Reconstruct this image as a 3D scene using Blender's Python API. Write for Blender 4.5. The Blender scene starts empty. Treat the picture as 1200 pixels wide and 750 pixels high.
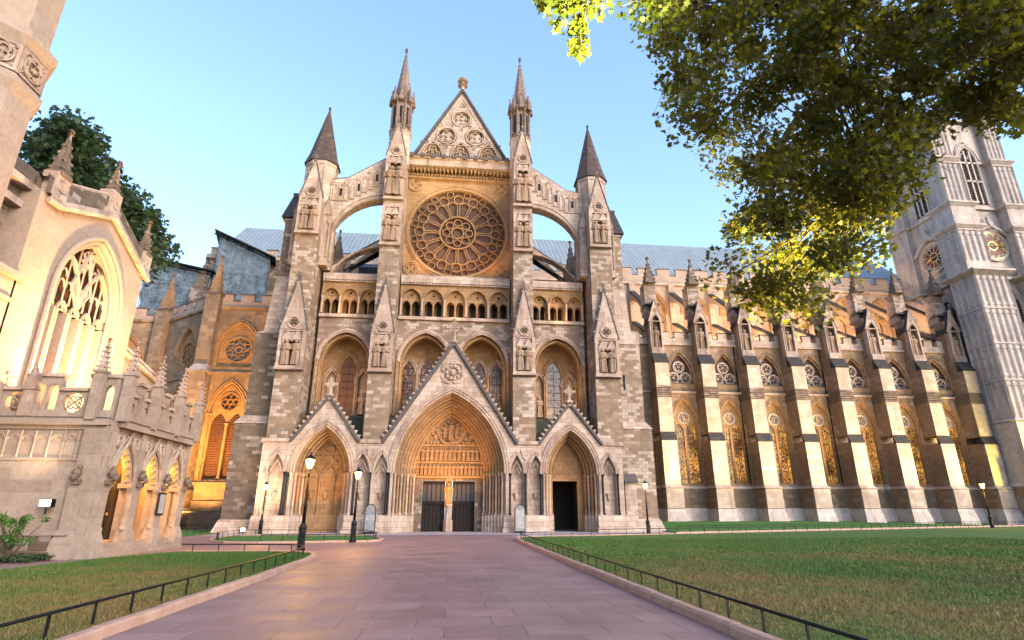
import bpy, math, random
import numpy as np
from mathutils import Vector, Matrix
from mathutils.geometry import tessellate_polygon
random.seed(7)
rad = math.radians
sc = bpy.context.scene
COL = sc.collection
PI = math.pi

# ------------------------------------------------------------ camera, sky, sun, exposure
cd = bpy.data.cameras.new('camera'); cam = bpy.data.objects.new('camera', cd); COL.objects.link(cam)
cd.sensor_width = 36; cd.lens = 19.9; cd.clip_start = 0.1; cd.clip_end = 2000
cam.location = (0, 0, 1.6); cam.rotation_euler = (rad(90 + 18.7), 0, rad(-6.1))
sc.camera = cam
SUN_EL, SUN_AZ = 25, 140          # azimuth clockwise from +Y, the afterglow behind the camera to the right
wd = bpy.data.worlds.new('World'); sc.world = wd; wd.use_nodes = True
wn = wd.node_tree.nodes; bg = wn['Background']
sky = wn.new('ShaderNodeTexSky'); sky.sky_type = 'NISHITA'; sky.sun_disc = False
sky.sun_elevation = rad(SUN_EL); sky.sun_rotation = rad(SUN_AZ)
sky.air_density = 1.0; sky.dust_density = 2.0; sky.ozone_density = 3
wd.node_tree.links.new(sky.outputs[0], bg.inputs[0]); bg.inputs[1].default_value = 0.15
sl = bpy.data.lights.new('sun', 'SUN'); sl.energy = 0.35; sl.angle = rad(8); sl.color = (1, .86, .82)
so = bpy.data.objects.new('sun', sl); COL.objects.link(so)
sd = Vector((math.sin(rad(SUN_AZ)) * math.cos(rad(SUN_EL)), math.cos(rad(SUN_AZ)) * math.cos(rad(SUN_EL)), math.sin(rad(SUN_EL))))
so.rotation_euler = sd.to_track_quat('Z', 'Y').to_euler()
sc.view_settings.view_transform = 'Standard'; sc.view_settings.look = 'None'
sc.view_settings.exposure = 2.05; sc.view_settings.gamma = 1
sc.cycles.use_denoising = True
sc.cycles.max_bounces = 5; sc.cycles.diffuse_bounces = 3; sc.cycles.glossy_bounces = 2
sc.cycles.transmission_bounces = 3; sc.cycles.transparent_max_bounces = 4
sc.cycles.sample_clamp_indirect = 4

# ------------------------------------------------------------ materials
MATS = {}
class NT:
    def __init__(s, name, rough=.8):
        m = bpy.data.materials.new(name); m.use_nodes = True; s.m = m
        s.t = m.node_tree; s.b = s.t.nodes['Principled BSDF']; s.b.inputs['Roughness'].default_value = rough
        s.b.inputs['Specular IOR Level'].default_value = .3
        MATS[name] = m
    def n(s, typ, **kw):
        nd = s.t.nodes.new('ShaderNode' + typ)
        for k, v in kw.items(): setattr(nd, k, v)
        return nd
    def l(s, a, b): s.t.links.new(a, b)
    def math(s, op, a, b=None, c=None):
        nd = s.n('Math', operation=op)
        for i, v in enumerate((a, b, c)):
            if v is None: continue
            if isinstance(v, (int, float)): nd.inputs[i].default_value = v
            else: s.l(v, nd.inputs[i])
        return nd.outputs[0]
    def mix(s, fac, a, b, mode='MIX'):
        nd = s.n('Mix', data_type='RGBA', blend_type=mode)
        for i, v in ((0, fac), (6, a), (7, b)):
            if isinstance(v, (int, float)): nd.inputs[i].default_value = v
            elif isinstance(v, tuple): nd.inputs[i].default_value = (*v, 1) if len(v) == 3 else v
            else: s.l(v, nd.inputs[i])
        return nd.outputs[2]
    def noise(s, vec, scale, detail=4, rough=.6):
        nd = s.n('TexNoise'); nd.inputs['Scale'].default_value = scale
        nd.inputs['Detail'].default_value = detail; nd.inputs['Roughness'].default_value = rough
        if vec is not None: s.l(vec, nd.inputs['Vector'])
        return nd.outputs['Fac']
    def ramp(s, fac, lo, hi, a=0., b=1.):
        nd = s.n('MapRange'); nd.clamp = True
        s.l(fac, nd.inputs[0])
        for i, v in enumerate((lo, hi, a, b)): nd.inputs[i + 1].default_value = v
        return nd.outputs[0]
    def pos(s): return s.n('NewGeometry').outputs['Position']
    def bump(s, h, strength=.4, dist=.05):
        nd = s.n('Bump'); nd.inputs['Strength'].default_value = strength; nd.inputs['Distance'].default_value = dist
        s.l(h, nd.inputs['Height']); s.l(nd.outputs[0], s.b.inputs['Normal'])
    def col(s, c):
        if isinstance(c, tuple): s.b.inputs['Base Color'].default_value = (*c, 1)
        else: s.l(c, s.b.inputs['Base Color'])

def plain(name, c, rough=.6, metal=0, var=.25, scale=3):
    k = NT(name, rough); p = k.pos(); f = k.noise(p, scale)
    lo = tuple(x * (1 - var) for x in c); hi = tuple(min(1, x * (1 + var)) for x in c)
    k.col(k.mix(k.ramp(f, .3, .7), lo, hi)); k.b.inputs['Metallic'].default_value = metal
    k.bump(k.noise(p, scale * 8), .15, .02)
    return k

def stone(name, c1, c2, patch, amt=.45, bw=.62, bh=.34, mort=(.12, .1, .08), grime=.45, gcol=(.10, .085, .07), mw=.018, bumpd=.06):
    c1, c2, patch = [tuple(a * b for a, b in zip(c, (.485, .43, .385))) for c in (c1, c2, patch)]; gcol = tuple(a * .6 for a in gcol)
    patch = tuple(p_ * .95 + (a + b) * .04 for p_, a, b in zip(patch, c1, c2))
    k = NT(name, .88)
    g = k.n('NewGeometry'); sp = k.n('SeparateXYZ'); k.l(g.outputs['Position'], sp.inputs[0])
    sn = k.n('SeparateXYZ'); k.l(g.outputs['True Normal'], sn.inputs[0])
    side = k.math('GREATER_THAN', k.math('ABSOLUTE', sn.outputs[0]), .72)
    u = k.math('ADD', k.math('MULTIPLY', sp.outputs[1], side), k.math('MULTIPLY', sp.outputs[0], k.math('SUBTRACT', 1, side)))
    z = sp.outputs[2]
    row = k.math('FLOOR', k.math('DIVIDE', z, bh))
    off = k.math('MULTIPLY', k.math('MODULO', k.math('ABSOLUTE', row), 2.), .5)
    cx = k.math('ADD', k.math('DIVIDE', u, bw), off)
    cell = k.math('FLOOR', cx)
    fu = k.math('SUBTRACT', cx, cell); fz = k.math('SUBTRACT', k.math('DIVIDE', z, bh), row)
    # distance to the joint
    du = k.math('MULTIPLY', k.math('MINIMUM', fu, k.math('SUBTRACT', 1, fu)), bw)
    dz = k.math('MULTIPLY', k.math('MINIMUM', fz, k.math('SUBTRACT', 1, fz)), bh)
    jd = k.math('MINIMUM', du, dz)
    joint = k.ramp(jd, mw * .4, mw * 1.2, 1, 0)
    cv = k.n('CombineXYZ'); k.l(cell, cv.inputs[0]); k.l(row, cv.inputs[1]); k.l(side, cv.inputs[2])
    wn_ = k.n('TexWhiteNoise', noise_dimensions='3D'); k.l(cv.outputs[0], wn_.inputs['Vector'])
    r = wn_.outputs['Value']
    cv2 = k.n('CombineXYZ'); k.l(k.math('MULTIPLY', cell, bw), cv2.inputs[0]); k.l(k.math('MULTIPLY', row, bh * .6), cv2.inputs[1]); k.l(side, cv2.inputs[2])
    big = k.noise(cv2.outputs[0], .55, 2, .5)
    pf = k.math('ADD', big, k.math('MULTIPLY', k.math('SUBTRACT', r, .5), .28))
    wn2 = k.n('TexWhiteNoise', noise_dimensions='3D'); k.l(cv2.outputs[0], wn2.inputs['Vector'])
    pm = k.math('MULTIPLY', k.ramp(pf, 1 - amt - .05, 1 - amt + .05), k.ramp(wn2.outputs['Value'], 0, 1, .5, 1))
    c = k.mix(r, c1, c2)
    c = k.mix(pm, c, patch)
    p = g.outputs['Position']
    # rain streaks and soot with their own shape
    mp = k.n('Mapping'); mp.inputs['Scale'].default_value = (1, 1, .2); k.l(p, mp.inputs[0])
    gr = k.ramp(k.noise(mp.outputs[0], .95, 8, .7), .47, .66)
    c = k.mix(k.math('MULTIPLY', gr, grime), c, gcol)
    fine = k.noise(p, 5, 6, .7)
    c = k.mix(.55, c, k.mix(k.ramp(fine, .25, .75), (.55, .53, .5), (1.3, 1.3, 1.3)), 'MULTIPLY')
    c = k.mix(k.math('MULTIPLY', joint, .6), c, mort)
    k.col(c)
    h = k.math('SUBTRACT', k.math('ADD', k.math('MULTIPLY', fine, .5), k.math('MULTIPLY', r, .18)), k.math('MULTIPLY', joint, .5))
    k.bump(h, .55, bumpd)
    return k

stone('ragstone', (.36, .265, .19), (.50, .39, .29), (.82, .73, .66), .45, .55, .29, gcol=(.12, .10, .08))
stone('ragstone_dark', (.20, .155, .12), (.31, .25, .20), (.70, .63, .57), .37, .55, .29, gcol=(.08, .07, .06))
stone('pale_stone', (.66, .54, .47), (.78, .66, .58), (.88, .78, .71), .5, .9, .42, grime=.55, gcol=(.24, .17, .12))
stone('carved_stone', (.62, .49, .42), (.74, .61, .53), (.84, .72, .64), .4, 1.1, .5, grime=.7, gcol=(.15, .10, .07), mw=.01)
stone('ochre_stone', (.44, .28, .14), (.56, .38, .20), (.52, .37, .21), .3, .7, .36, grime=.5, gcol=(.22, .13, .06))
stone('nave_stone', (.40, .29, .19), (.48, .36, .25), (.60, .50, .41), .40, mort=(.2, .15, .1),bw=.9,bh=.45) if 0 else stone('nave_stone', (.40, .29, .19), (.48, .36, .25), (.60, .50, .41), .40, .9, .45, grime=.55, gcol=(.17, .11, .07))
stone('tower_stone', (.78, .71, .68), (.84, .78, .75), (.90, .86, .83), .5, 1.0, .5, mort=(.28, .25, .24), grime=.6, gcol=(.25, .21, .20), mw=.012)
stone('church_stone', (.52, .43, .37), (.56, .47, .41), (.58, .50, .44), .5, 1.3, .55, mort=(.30, .25, .20), grime=.4, gcol=(.40, .30, .22), mw=.006, bumpd=.03)
stone('porch_stone', (.45, .375, .32), (.52, .44, .38), (.56, .49, .43), .5, 1.0, .45, mort=(.28, .24, .2), grime=.5, gcol=(.27, .20, .16), mw=.008, bumpd=.03)
stone('choir_stone', (.30, .24, .17), (.42, .34, .24), (.52, .43, .31), .4, .8, .42, grime=.55, gcol=(.14, .10, .07))
stone('slate', (.055, .052, .055), (.10, .092, .09), (.14, .13, .125), .3, .4, .22, (.02, .02, .02), .4, (.05, .045, .04))
stone('spire_slate', (.10, .075, .07), (.16, .12, .11), (.22, .18, .165), .38, .35, .25, (.05, .04, .035), .4, (.07, .055, .05))
stone('nave_facing_lit', (.72, .60, .48), (.84, .72, .59), (.90, .80, .70), .45, .95, .46, mort=(.3, .24, .18), grime=.5, gcol=(.30, .20, .13), mw=.01)  # pale patched stone, with the floodlight on the fronts put into its colour
stone('spire_stone', (.30, .24, .215), (.38, .31, .28), (.44, .37, .34), .4, .5, .35, (.15, .12, .1), .6, (.14, .1, .09), mw=.012)
stone('shade_stone', (.12, .085, .06), (.15, .11, .08), (.17, .12, .09), .3, .7, .5, grime=.5, gcol=(.06, .04, .03), mw=.004)  # dark colour painted in for shade in recesses and between mouldings
stone('figure_stone', (.52, .38, .28), (.58, .44, .33), (.60, .48, .38), .3, .7, .5, grime=.6, gcol=(.1, .07, .05), mw=.004)
plain('dark_coping', (.07, .058, .055), .8)
stone('plinth_stone', (.28, .20, .14), (.36, .27, .20), (.50, .42, .35), .35, .8, .4, grime=.6, gcol=(.10, .07, .05))
plain('tan_glass', (.22, .14, .085), .5, 0, .4, 3)
plain('leaded_glass', (.035, .014, .008), .6, 0, .4, 8)
plain('iron', (.012, .012, .012), .45, .6)
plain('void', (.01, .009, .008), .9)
plain('door_wood', (.012, .008, .006), .9)
plain('old_glass', (.07, .034, .018), .7, 0, .5, 5)
plain('grey_glass', (.16, .15, .15), .25, 0, .5, 3)
plain('brown_blind', (.11, .05, .026), .6, 0, .4, 6)
plain('sign_white', (.24, .235, .23), .5)
plain('sign_grey', (.16, .16, .165), .5)
plain('gold', (.75, .5, .15), .35, .6, .1)
plain('dial_red', (.10, .02, .02), .5)
plain('dial_dark', (.025, .025, .035), .5)
plain('bark', (.06, .045, .032), .9, 0, .4, 6)
plain('wet_moss', (.035, .042, .028), .7, 0, .5, 2)
plain('soil', (.05, .035, .022), .95)
plain('red_plastic', (.5, .03, .02), .5)

def kerb_mat():
    k = NT('kerb_stone', .8); p = k.pos(); c = k.mix(k.ramp(k.noise(p, 2.5, 6), .3, .7), (.28, .165, .12), (.38, .24, .18))
    k.col(c); k.bump(k.noise(p, 30), .3, .01)
kerb_mat()

def lead_mat():
    k = NT('lead_roof', .45); sp = k.n('SeparateXYZ'); k.l(k.pos(), sp.inputs[0])
    g = k.n('NewGeometry'); sn = k.n('SeparateXYZ'); k.l(g.outputs['True Normal'], sn.inputs[0])
    side = k.math('GREATER_THAN', k.math('ABSOLUTE', sn.outputs[0]), .5)
    u = k.math('ADD', k.math('MULTIPLY', sp.outputs[1], side), k.math('MULTIPLY', sp.outputs[0], k.math('SUBTRACT', 1, side)))
    f = k.math('FRACT', k.math('DIVIDE', u, .7))
    rib = k.ramp(k.math('ABSOLUTE', k.math('SUBTRACT', f, .5)), .06, .14, 1, 0)
    c = k.mix(k.ramp(k.noise(k.pos(), .5, 5), .3, .7), (.125, .15, .16), (.185, .215, .225))
    k.col(k.mix(rib, c, (.26, .30, .315))); k.bump(rib, .8, .15)
lead_mat()

def sheet_mat():
    k = NT('plastic_sheet', .35); p = k.pos()
    w = k.noise(p, .9, 7, .7); v = k.n('TexVoronoi', feature='DISTANCE_TO_EDGE'); v.inputs['Scale'].default_value = .45; k.l(p, v.inputs['Vector'])
    cr = k.ramp(v.outputs['Distance'], 0, .05, 1, 0)
    c = k.mix(k.ramp(w, .3, .7), (.07, .10, .12), (.20, .25, .28)); k.col(k.mix(k.math('MULTIPLY', cr, .08), c, (.34, .40, .44)))
    k.bump(k.math('ADD', w, k.noise(p, 3.5, 5, .7)), 1, .4)
sheet_mat()

def stained(name, em, glow):
    k = NT(name, .25); p = k.pos()
    v = k.n('TexVoronoi'); v.inputs['Scale'].default_value = 7.5; k.l(p, v.inputs['Vector'])
    e = k.n('TexVoronoi', feature='DISTANCE_TO_EDGE'); e.inputs['Scale'].default_value = 7.5; k.l(p, e.inputs['Vector'])
    hs = k.n('ShaderNodeHueSaturation'[10:]) if False else None
    sx = k.n('SeparateColor'); k.l(v.outputs['Color'], sx.inputs[0])
    c = k.mix(k.math('GREATER_THAN', sx.outputs[0], .86), glow, (.40, .05, .02))
    c = k.mix(k.math('GREATER_THAN', sx.outputs[1], .85), c, (.95, .65, .25))
    c = k.mix(k.ramp(sx.outputs[2], .15, .95, 0, .93), c, (.05, .02, .01))
    lead = k.ramp(e.outputs['Distance'], .01, .05)
    c = k.mix(lead, (.012, .01, .008), c)
    k.col(k.mix(.9, c, (.015, .010, .008), 'MIX'))
    k.l(c, k.b.inputs['Emission Color'])
    sp = k.n('SeparateXYZ'); k.l(p, sp.inputs[0])
    k.l(k.ramp(k.noise(p, .35, 2), .38, .6, em * .12, em), k.b.inputs['Emission Strength'])
stained("stained_glass_lit", .36, (.85, .38, .06))
stained('stained_glass_dim', .10, (.35, .12, .05))

def pave(name, c1, c2, w, h, jt, rot=0.):
    k = NT(name, .55); p = k.pos()
    mp = k.n('Mapping'); mp.inputs['Rotation'].default_value = (0, 0, rot); k.l(p, mp.inputs[0])
    b = k.n('TexBrick'); b.offset = .37; b.inputs['Scale'].default_value = 1; b.inputs['Brick Width'].default_value = w; b.inputs['Row Height'].default_value = h
    b.inputs['Mortar Size'].default_value = .012; b.inputs['Mortar Smooth'].default_value = .3
    b.inputs['Color1'].default_value = (*c1, 1); b.inputs['Color2'].default_value = (*c2, 1); b.inputs['Mortar'].default_value = (*jt, 1)
    k.l(mp.outputs[0], b.inputs['Vector'])
    n1 = k.noise(p, .8, 6, .65); n2 = k.noise(p, 14, 5, .7)
    c = k.mix(.6, b.outputs['Color'], k.mix(k.ramp(n1, .3, .7), (.62, .6, .6), (1.25, 1.22, 1.2)), 'MULTIPLY')
    c = k.mix(.35, c, k.mix(k.ramp(n2, .3, .7), (.6, .6, .6), (1.3, 1.3, 1.3)), 'MULTIPLY')
    k.col(c); k.l(k.ramp(n1, .3, .7, .42, .68), k.b.inputs['Roughness'])
    k.bump(k.math('SUBTRACT', k.math('MULTIPLY', n2, .3), k.math('MULTIPLY', b.outputs['Fac'], .6)), .5, .02)
pave('paving', (.185, .112, .108), (.225, .14, .134), 1.15, .78, (.12, .075, .075))
pave('path_paving', (.30, .26, .28), (.36, .31, .33), .9, .6, (.12, .10, .11))

def lawn_mat(name, g1, g2, dry, amt):
    k = NT(name, .95); p = k.pos()
    a = k.noise(p, .22, 5, .6); b = k.noise(p, 3.5, 6, .75); f = k.noise(p, 30, 3, .7)
    c = k.mix(k.ramp(b, .3, .7), g1, g2)
    sp = k.n('SeparateXYZ'); k.l(p, sp.inputs[0]); a = k.math('ADD', a, k.ramp(sp.outputs[1], 6, 30, .16, -.12))
    c = k.mix(k.ramp(k.math('ADD', k.math('MULTIPLY', a, .7), k.math('MULTIPLY', b, .35)), amt - .09, amt + .12), c, dry)
    c = k.mix(.6, c, k.mix(k.ramp(f, .3, .7), (.45, .45, .45), (1.5, 1.5, 1.5)), 'MULTIPLY')
    k.col(c); k.bump(k.math('ADD', f, b), .8, .06)
lawn_mat('lawn_near', (.028, .072, .008), (.052, .108, .014), (.145, .092, .026), .56)
lawn_mat('lawn_far', (.030, .095, .010), (.05, .14, .018), (.12, .14, .03), .74)
def blade_mat():
    k = NT('grass_blades', .7); p = k.pos()
    a = k.noise(p, .22, 5, .6); b = k.noise(p, 3.5, 6, .75)
    c = k.mix(k.ramp(k.noise(p, 40, 1), .35, .65), (.03, .068, .009), (.065, .125, .018))
    sp = k.n('SeparateXYZ'); k.l(p, sp.inputs[0]); a = k.math('ADD', a, k.ramp(sp.outputs[1], 6, 30, .16, -.12))
    c = k.mix(k.ramp(k.math('ADD', k.math('MULTIPLY', a, .7), k.math('MULTIPLY', b, .35)), .49, .70), c, (.155, .098, .03))
    k.col(c)
blade_mat()

def leaf_mat(name, dark, light, trans):
    k = NT(name, .5); p = k.pos()
    n = k.noise(p, 2.2, 3); w = k.noise(p, .6, 2)
    c = k.mix(k.ramp(n, .3, .7), dark, light)
    c = k.mix(k.ramp(w, .45, .7), c, tuple(x * 1.3 for x in light))
    k.col(c)
    tr = k.n('BsdfTranslucent'); k.l(k.mix(.5, c, trans), tr.inputs[0])
    ms = k.n('MixShader'); ms.inputs[0].default_value = .38
    k.l(k.b.outputs[0], ms.inputs[1]); k.l(tr.outputs[0], ms.inputs[2])
    k.l(ms.outputs[0], k.t.nodes['Material Output'].inputs[0])
leaf_mat('plane_leaf', (.008, .017, .004), (.022, .032, .005), (.55, .50, .03))
leaf_mat('far_leaf', (.022, .040, .020), (.045, .075, .030), (.06, .10, .03))
leaf_mat('shrub_leaf', (.03, .08, .015), (.07, .15, .03), (.15, .3, .03))

def glow(name, c, s):
    k = NT(name, .5); k.col((.9, .85, .7)); k.b.inputs['Emission Color'].default_value = (*c, 1); k.b.inputs['Emission Strength'].default_value = s
glow('lantern_glow', (1, .52, .035), 2.6)
glow('flood_glow', (1, .85, .6), 14)
glow('flood_yellow', (1, .72, .2), 9)

# ------------------------------------------------------------ mesh kit (local axes: u along the wall, d into it, z up)
WORLD = lambda u, d, z: (u, d, z)
def frame(ox, oy, ang):
    c, s = math.cos(ang), math.sin(ang)
    return lambda u, d, z: (ox + u * c - d * s, oy + u * s + d * c, z)

def arch(cx, hw, zs, rise, n=8):
    if rise < hw * 1.001 and rise > 0:      # drop arch: two flat parabola-like haunches
        L = [(cx - hw + hw * t, zs + rise * t ** .6) for t in [(i / n) ** 1.5 for i in range(n + 1)]]
    else:
        R = (hw * hw + rise * rise) / (2 * hw); c = -hw + R
        th = math.atan2(rise, -c)
        L = [(cx + c + R * math.cos(PI + (th - PI) * i / n), zs + R * math.sin(PI + (th - PI) * i / n)) for i in range(n + 1)]
        L = [(a, abs(b - zs) + zs) for a, b in L]
    return L + [(2 * cx - a, b) for a, b in reversed(L[:-1])]
def opening(cx, hw, zb, zs, rise, n=8): return [(cx - hw, zb)] + arch(cx, hw, zs, rise, n) + [(cx + hw, zb)]
def circ(cx, cz, r, n=20, a0=0): return [(cx + r * math.cos(a0 + 2 * PI * i / n), cz + r * math.sin(a0 + 2 * PI * i / n)) for i in range(n)]
def foil(cx, cz, r, k=4, n=5, a0=PI / 4, f=.52):
    out = []; rl = r * f
    for i in range(k):
        a = a0 + 2 * PI * i / k; ox, oz = cx + (r - rl) * math.cos(a), cz + (r - rl) * math.sin(a)
        sp = PI / 2 + PI / k * .55
        for j in range(n): 
            b = a - sp + 2 * sp * j / (n - 1); out.append((ox + rl * math.cos(b) , oz + rl * math.sin(b)))
    return out

class MB:
    def __init__(s, F=WORLD): s.v = []; s.f = []; s.mi = []; s.mats = []; s.cur = 0; s.F = F
    def mat(s, name):
        if name not in s.mats: s.mats.append(name)
        s.cur = s.mats.index(name); return s
    def add(s, vs, fs):
        o = len(s.v); s.v += [s.F(*p) for p in vs]
        s.f += [tuple(o + i for i in f) for f in fs]; s.mi += [s.cur] * len(fs)
    def box(s, u0, u1, d0, d1, z0, z1):
        s.add([(u0, d0, z0), (u1, d0, z0), (u1, d1, z0), (u0, d1, z0), (u0, d0, z1), (u1, d0, z1), (u1, d1, z1), (u0, d1, z1)],
              [(0, 3, 2, 1), (4, 5, 6, 7), (0, 1, 5, 4), (1, 2, 6, 5), (2, 3, 7, 6), (3, 0, 4, 7)])
    def taper(s, b, z0, t, z1):   # two rects (u0,u1,d0,d1)
        s.add([(b[0], b[2], z0), (b[1], b[2], z0), (b[1], b[3], z0), (b[0], b[3], z0), (t[0], t[2], z1), (t[1], t[2], z1), (t[1], t[3], z1), (t[0], t[3], z1)],
              [(0, 3, 2, 1), (4, 5, 6, 7), (0, 1, 5, 4), (1, 2, 6, 5), (2, 3, 7, 6), (3, 0, 4, 7)])
    def tess(s, loops, mapper):
        flat = [p for L in loops for p in L]
        tris = tessellate_polygon([[Vector((a, b, 0)) for a, b in L] for L in loops])
        s.add([mapper(a, b) for a, b in flat], [tuple(t) for t in tris])
    def wall(s, outer, holes=(), d0=0, d1=.5, back=True, rims=True):
        s.tess([outer] + list(holes), lambda a, b: (a, d0, b))
        if back: s.tess([outer] + list(holes), lambda a, b: (a, d1, b))
        for L in ([outer] if rims else []) + list(holes):
            n = len(L); s.add([(a, d0, b) for a, b in L] + [(a, d1, b) for a, b in L], [(i, (i + 1) % n, n + (i + 1) % n, n + i) for i in range(n)])
    def sideprism(s, poly, u0, u1):   # poly in (d,z)
        s.tess([poly], lambda a, b: (u0, a, b)); s.tess([poly], lambda a, b: (u1, a, b))
        n = len(poly); s.add([(u0, a, b) for a, b in poly] + [(u1, a, b) for a, b in poly], [(i, (i + 1) % n, n + (i + 1) % n, n + i) for i in range(n)])
    def ring(s, pi, po, d0, d1, closed=False):
        n = len(pi); m = n if closed else n - 1
        vs = [(a, d0, b) for a, b in pi] + [(a, d0, b) for a, b in po] + [(a, d1, b) for a, b in pi] + [(a, d1, b) for a, b in po]
        fs = []
        for i in range(m):
            j = (i + 1) % n
            fs += [(i, j, n + j, n + i), (i, 2 * n + i, 2 * n + j, j), (n + i, n + j, 3 * n + j, 3 * n + i)]
        if not closed: fs += [(0, n, 3 * n, 2 * n), (n - 1, 3 * n - 1 - 0, 4 * n - 1, 2 * n - 1)]
        s.add(vs, fs)
    def disc(s, cx, cz, r, d, n=24, r0=0): 
        s.tess([circ(cx, cz, r, n)], lambda a, b: (a, d, b))
    def cring(s, cx, cz, r0, r1, d0, d1, n=28): s.ring(circ(cx, cz, r0, n), circ(cx, cz, r1, n), d0, d1, True)
    def tube(s, pts, r, n=6, closed=False):
        P = [Vector(p) for p in pts]; m = len(P); vs = []; rr = r if isinstance(r, (list, tuple)) else [r] * m
        for i, p in enumerate(P):
            a = P[(i - 1) % m] if (closed or i > 0) else p; b = P[(i + 1) % m] if (closed or i < m - 1) else p
            t = (b - a)
            if t.length < 1e-9: t = Vector((0, 0, 1))
            t.normalize(); ref = Vector((0, 1, 0)) if abs(t.y) < .9 else Vector((1, 0, 0))
            x = t.cross(ref).normalized(); y = t.cross(x)
            for k in range(n):
                q = 2 * PI * k / n; vs.append(tuple(p + (x * math.cos(q) + y * math.sin(q)) * rr[i]))
        fs = []
        for i in range(m if closed else m - 1):
            j = (i + 1) % m
            for k in range(n): fs.append((i * n + k, i * n + (k + 1) % n, j * n + (k + 1) % n, j * n + k))
        if not closed: fs += [tuple(range(n))[::-1], tuple((m - 1) * n + k for k in range(n))]
        s.add(vs, fs)
    def path(s, pts, d, r, n=5, closed=False): s.tube([(a, d, b) for a, b in pts], r, n, closed)
    def lathe(s, u, d, prof, n=12, a0=0, sx=1, sy=1):   # prof (r,z)
        vs = [(u + r * sx * math.cos(a0 + 2 * PI * k / n), d + r * sy * math.sin(a0 + 2 * PI * k / n), z) for r, z in prof for k in range(n)]
        fs = [(i * n + k, i * n + (k + 1) % n, (i + 1) * n + (k + 1) % n, (i + 1) * n + k) for i in range(len(prof) - 1) for k in range(n)]
        fs += [tuple(range(n))[::-1], tuple((len(prof) - 1) * n + k for k in range(n))]
        s.add(vs, fs)
    def col(s, u, d, z0, z1, r, n=8):   # shaft with base and capital
        s.lathe(u, d, [(r * 1.6, z0), (r * 1.6, z0 + r), (r, z0 + r * 1.8), (r, z1 - r * 3.2), (r * 1.25, z1 - r * 3), (r * 1.05, z1 - r * 2.6), (r * 1.8, z1 - r * .6), (r * 1.9, z1)], n)
    def blob(s, u, d, z, r, sz=1.):
        s.lathe(u, d, [(r * .1, z - r * sz), (r * .75, z - r * .62 * sz), (r, z), (r * .75, z + r * .62 * sz), (r * .1, z + r * sz)], 6, random.random())
    def crockets(s, p0, p1, n, r):      # knobs along a slope, points (u,d,z)
        for i in range(n):
            t = (i + .5) / n; q = [a + (b - a) * t for a, b in zip(p0, p1)]
            s.blob(q[0], q[1], q[2] + r * .6, r)
            s.blob(q[0] + (r if p1[0] < p0[0] else -r) * .8, q[1], q[2] + r * 1.1, r * .6)
    def finial(s, u, d, z, h, r):
        s.lathe(u, d, [(r * .45, z), (r * .35, z + h * .35), (r * .9, z + h * .42), (r * .35, z + h * .5), (r * .3, z + h * .62), (r, z + h * .72), (r * .5, z + h * .85), (r * .7, z + h * .92), (r * .1, z + h)], 8)
    def statue(s, u, d, z, h):          # robed standing figure facing -d
        w = h * .17
        s.lathe(u, d, [(w * 1.05, z), (w, z + h * .1), (w * .82, z + h * .4), (w * .78, z + h * .58), (w * 1.12, z + h * .74), (w * 1.0, z + h * .81), (w * .4, z + h * .845), (w * .34, z + h * .87)], 10, 0, 1, .72)
        s.lathe(u, d - w * .08, [(w * .2, z + h * .855), (w * .46, z + h * .89), (w * .5, z + h * .93), (w * .42, z + h * .97), (w * .15, z + h)], 8)
        for k in (-1, 1):
            s.tube([(u + k * w * 1.0, d, z + h * .77), (u + k * w * 1.12, d - w * .1, z + h * .62), (u + k * w * .3, d - w * .85, z + h * .6)], [w * .3, w * .26, w * .18], 6)
            s.tube([(u + k * w * .4, d - w * .62, z + h * .5), (u + k * w * .55, d - w * .8, z)], [w * .1, w * .16], 5)
    def gablet(s, cx, hw, d0, d1, z0, z1, mat='carved_stone', cop='dark_coping', ring_=True, cr=4):
        s.mat(mat); s.wall([(cx - hw, z0), (cx + hw, z0), (cx, z1)], (), d0, d1)
        e = hw * .14
        for k in (-1, 1):
            s.mat(cop); s.tube([(cx + k * (hw + e * .5), d0 + .02, z0), (cx, d0 + .02, z1 + e)], e * .55, 5)
            s.mat(mat); s.crockets((cx + k * (hw + e), d0, z0), (cx, d0, z1), cr, hw * .09)
        if ring_:
            r = hw * .52; zc = z0 + r * 1.15
            s.mat('shade_stone'); s.disc(cx, zc, r * .8, d0 - .015, 16); s.mat(mat); s.cring(cx, zc, r * .78, r, d0 - .1, d0 + .02, 16)  # dark disc behind the ring paints its recess shade
            s.ring(foil(cx, zc, r * .66), [(cx + (a - cx) * 1.22, zc + (b - zc) * 1.22) for a, b in foil(cx, zc, r * .66)], d0 - .06, d0 + .02, True)
        s.mat(mat); s.finial(cx, d0 + .1, z1, hw * .6, hw * .13)
    def spirelet(s, cx, cd, z0, z1, hw, n=4, cr=4, a0=PI / 4):
        s.lathe(cx, cd, [(hw * 1.35, z0), (hw * 1.4, z0 + .12), (hw * 1.2, z0 + .2), (hw * .1, z1)], n, a0)
        for k in range(n):
            a = a0 + 2 * PI * k / n
            for i in range(cr):
                t = (i + .7) / (cr + .7); r = hw * 1.2 * (1 - t) + .02
                s.blob(cx + r * math.cos(a), cd + r * math.sin(a), z0 + .2 + (z1 - z0 - .2) * t, hw * .16 + .02)
        s.finial(cx, cd, z1 - .08, hw * .9, hw * .32)
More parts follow.
